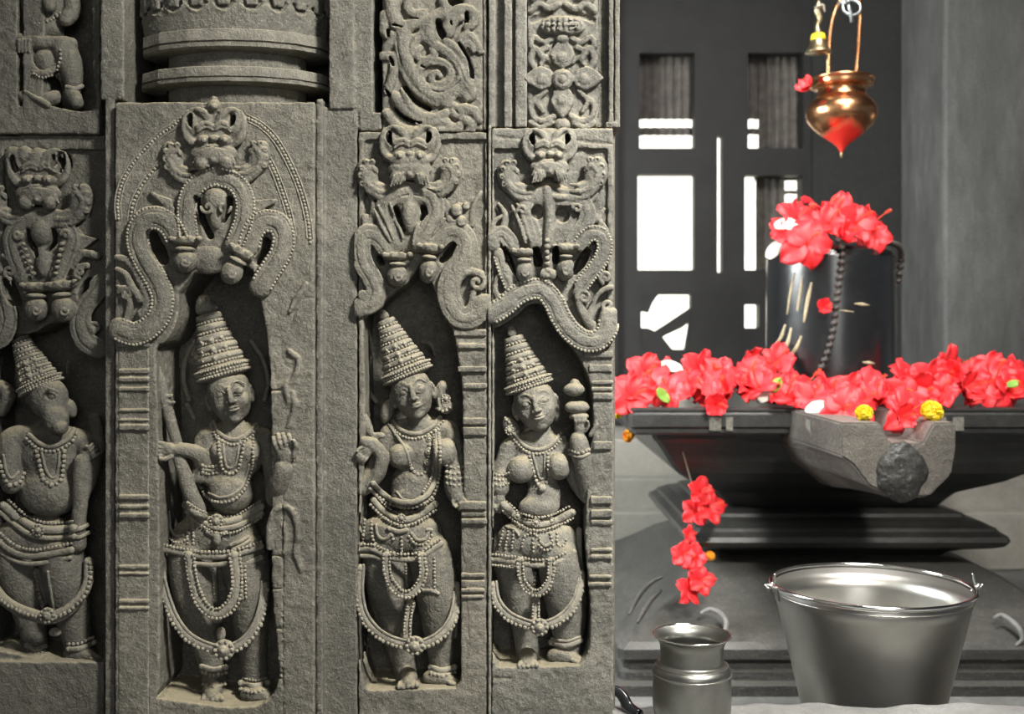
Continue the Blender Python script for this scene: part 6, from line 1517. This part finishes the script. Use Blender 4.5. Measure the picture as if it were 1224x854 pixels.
# knife
kn = empty('knife', tuple(W(750, 838, 1.53)), 'knife with a curved black handle poking out from behind the wall end', 'knife')
tube_w('handle', [tuple(W(722, 821, 1.555)), tuple(W(737, 826, 1.55)), tuple(W(746, 836, 1.54)), tuple(W(752, 848, 1.53)), tuple(W(764, 858, 1.515))], [.004, .0075, .009, .0105, .011], M['black_plastic'], kn, 14, fl=.75)
tube_w('blade', [tuple(W(722, 821, 1.555)), tuple(W(690, 812, 1.58))], [.003, .006], M['blade'], kn, 8, fl=.2)
# ------------------------------------------------------------------ camera, light, world
cd = bpy.data.cameras.new('camera'); cam = bpy.data.objects.new('camera', cd); COL.objects.link(cam)
cam.location = (0, 0, CAMZ); cam.rotation_euler = (math.pi / 2, 0, 0)
cd.sensor_width = 36; cd.lens = 36 * F / 1224; cd.shift_x = 0; cd.shift_y = (CY - 427) / 1224; cd.clip_start = .05; cd.clip_end = 100
scn.camera = cam
cd.dof.use_dof = True; cd.dof.focus_distance = 1.46; cd.dof.aperture_fstop = 5.6
def area(name, loc, target, size, power, col=(1, 1, 1), sy=None):
    l = bpy.data.lights.new(name, 'AREA'); l.energy = power; l.color = col; l.size = size
    if sy: l.shape = 'RECTANGLE'; l.size_y = sy
    o = bpy.data.objects.new(name, l); COL.objects.link(o); o.location = loc
    o.rotation_euler = (Vector(target) - Vector(loc)).to_track_quat('-Z', 'Y').to_euler()
    return o
area('key_light', (.75, .35, 2.25), (.0, 1.4, .85), .25, 31, (1, .965, .88)).data.spread = math.radians(100)  # unseen key, direction read from the niche shadows; no doorway stands there
area('hall_fill', (.4, -2.2, 1.6), (.3, 2.5, .7), 1.2, 22, (1, .98, .94))  # unseen soft frontal fill added behind the camera
area('step_fill', (-1.2, 2.3, 1.7), (.4, 3.4, .5), .8, 80, (.95, 1, 1))  # added fill behind the carved wall to brighten the steps; no window there
area('sanctum_fill', (.75, 1.7, 2.55), (.85, 2.7, .7), .6, 45, (1, .96, .92))  # added overhead light to brighten pedestal and flowers; no lamp hangs there
sl = bpy.data.lights.new('sun', 'SUN'); sl.energy = 14; sl.angle = .01; so = bpy.data.objects.new('sun', sl); COL.objects.link(so); so.location = (0, 6, 6)
so.rotation_euler = Vector((.25, 1, -1.25)).to_track_quat('-Z', 'Y').to_euler()
w = bpy.data.worlds.new('world'); scn.world = w; w.use_nodes = True
w.node_tree.nodes['Background'].inputs[0].default_value = (.75, .82, .9, 1); w.node_tree.nodes['Background'].inputs[1].default_value = .12
scn.view_settings.view_transform = 'Standard'; scn.view_settings.look = 'None'; scn.view_settings.gamma = 1; scn.view_settings.exposure = 0.0; scn.view_settings.use_curve_mapping = False
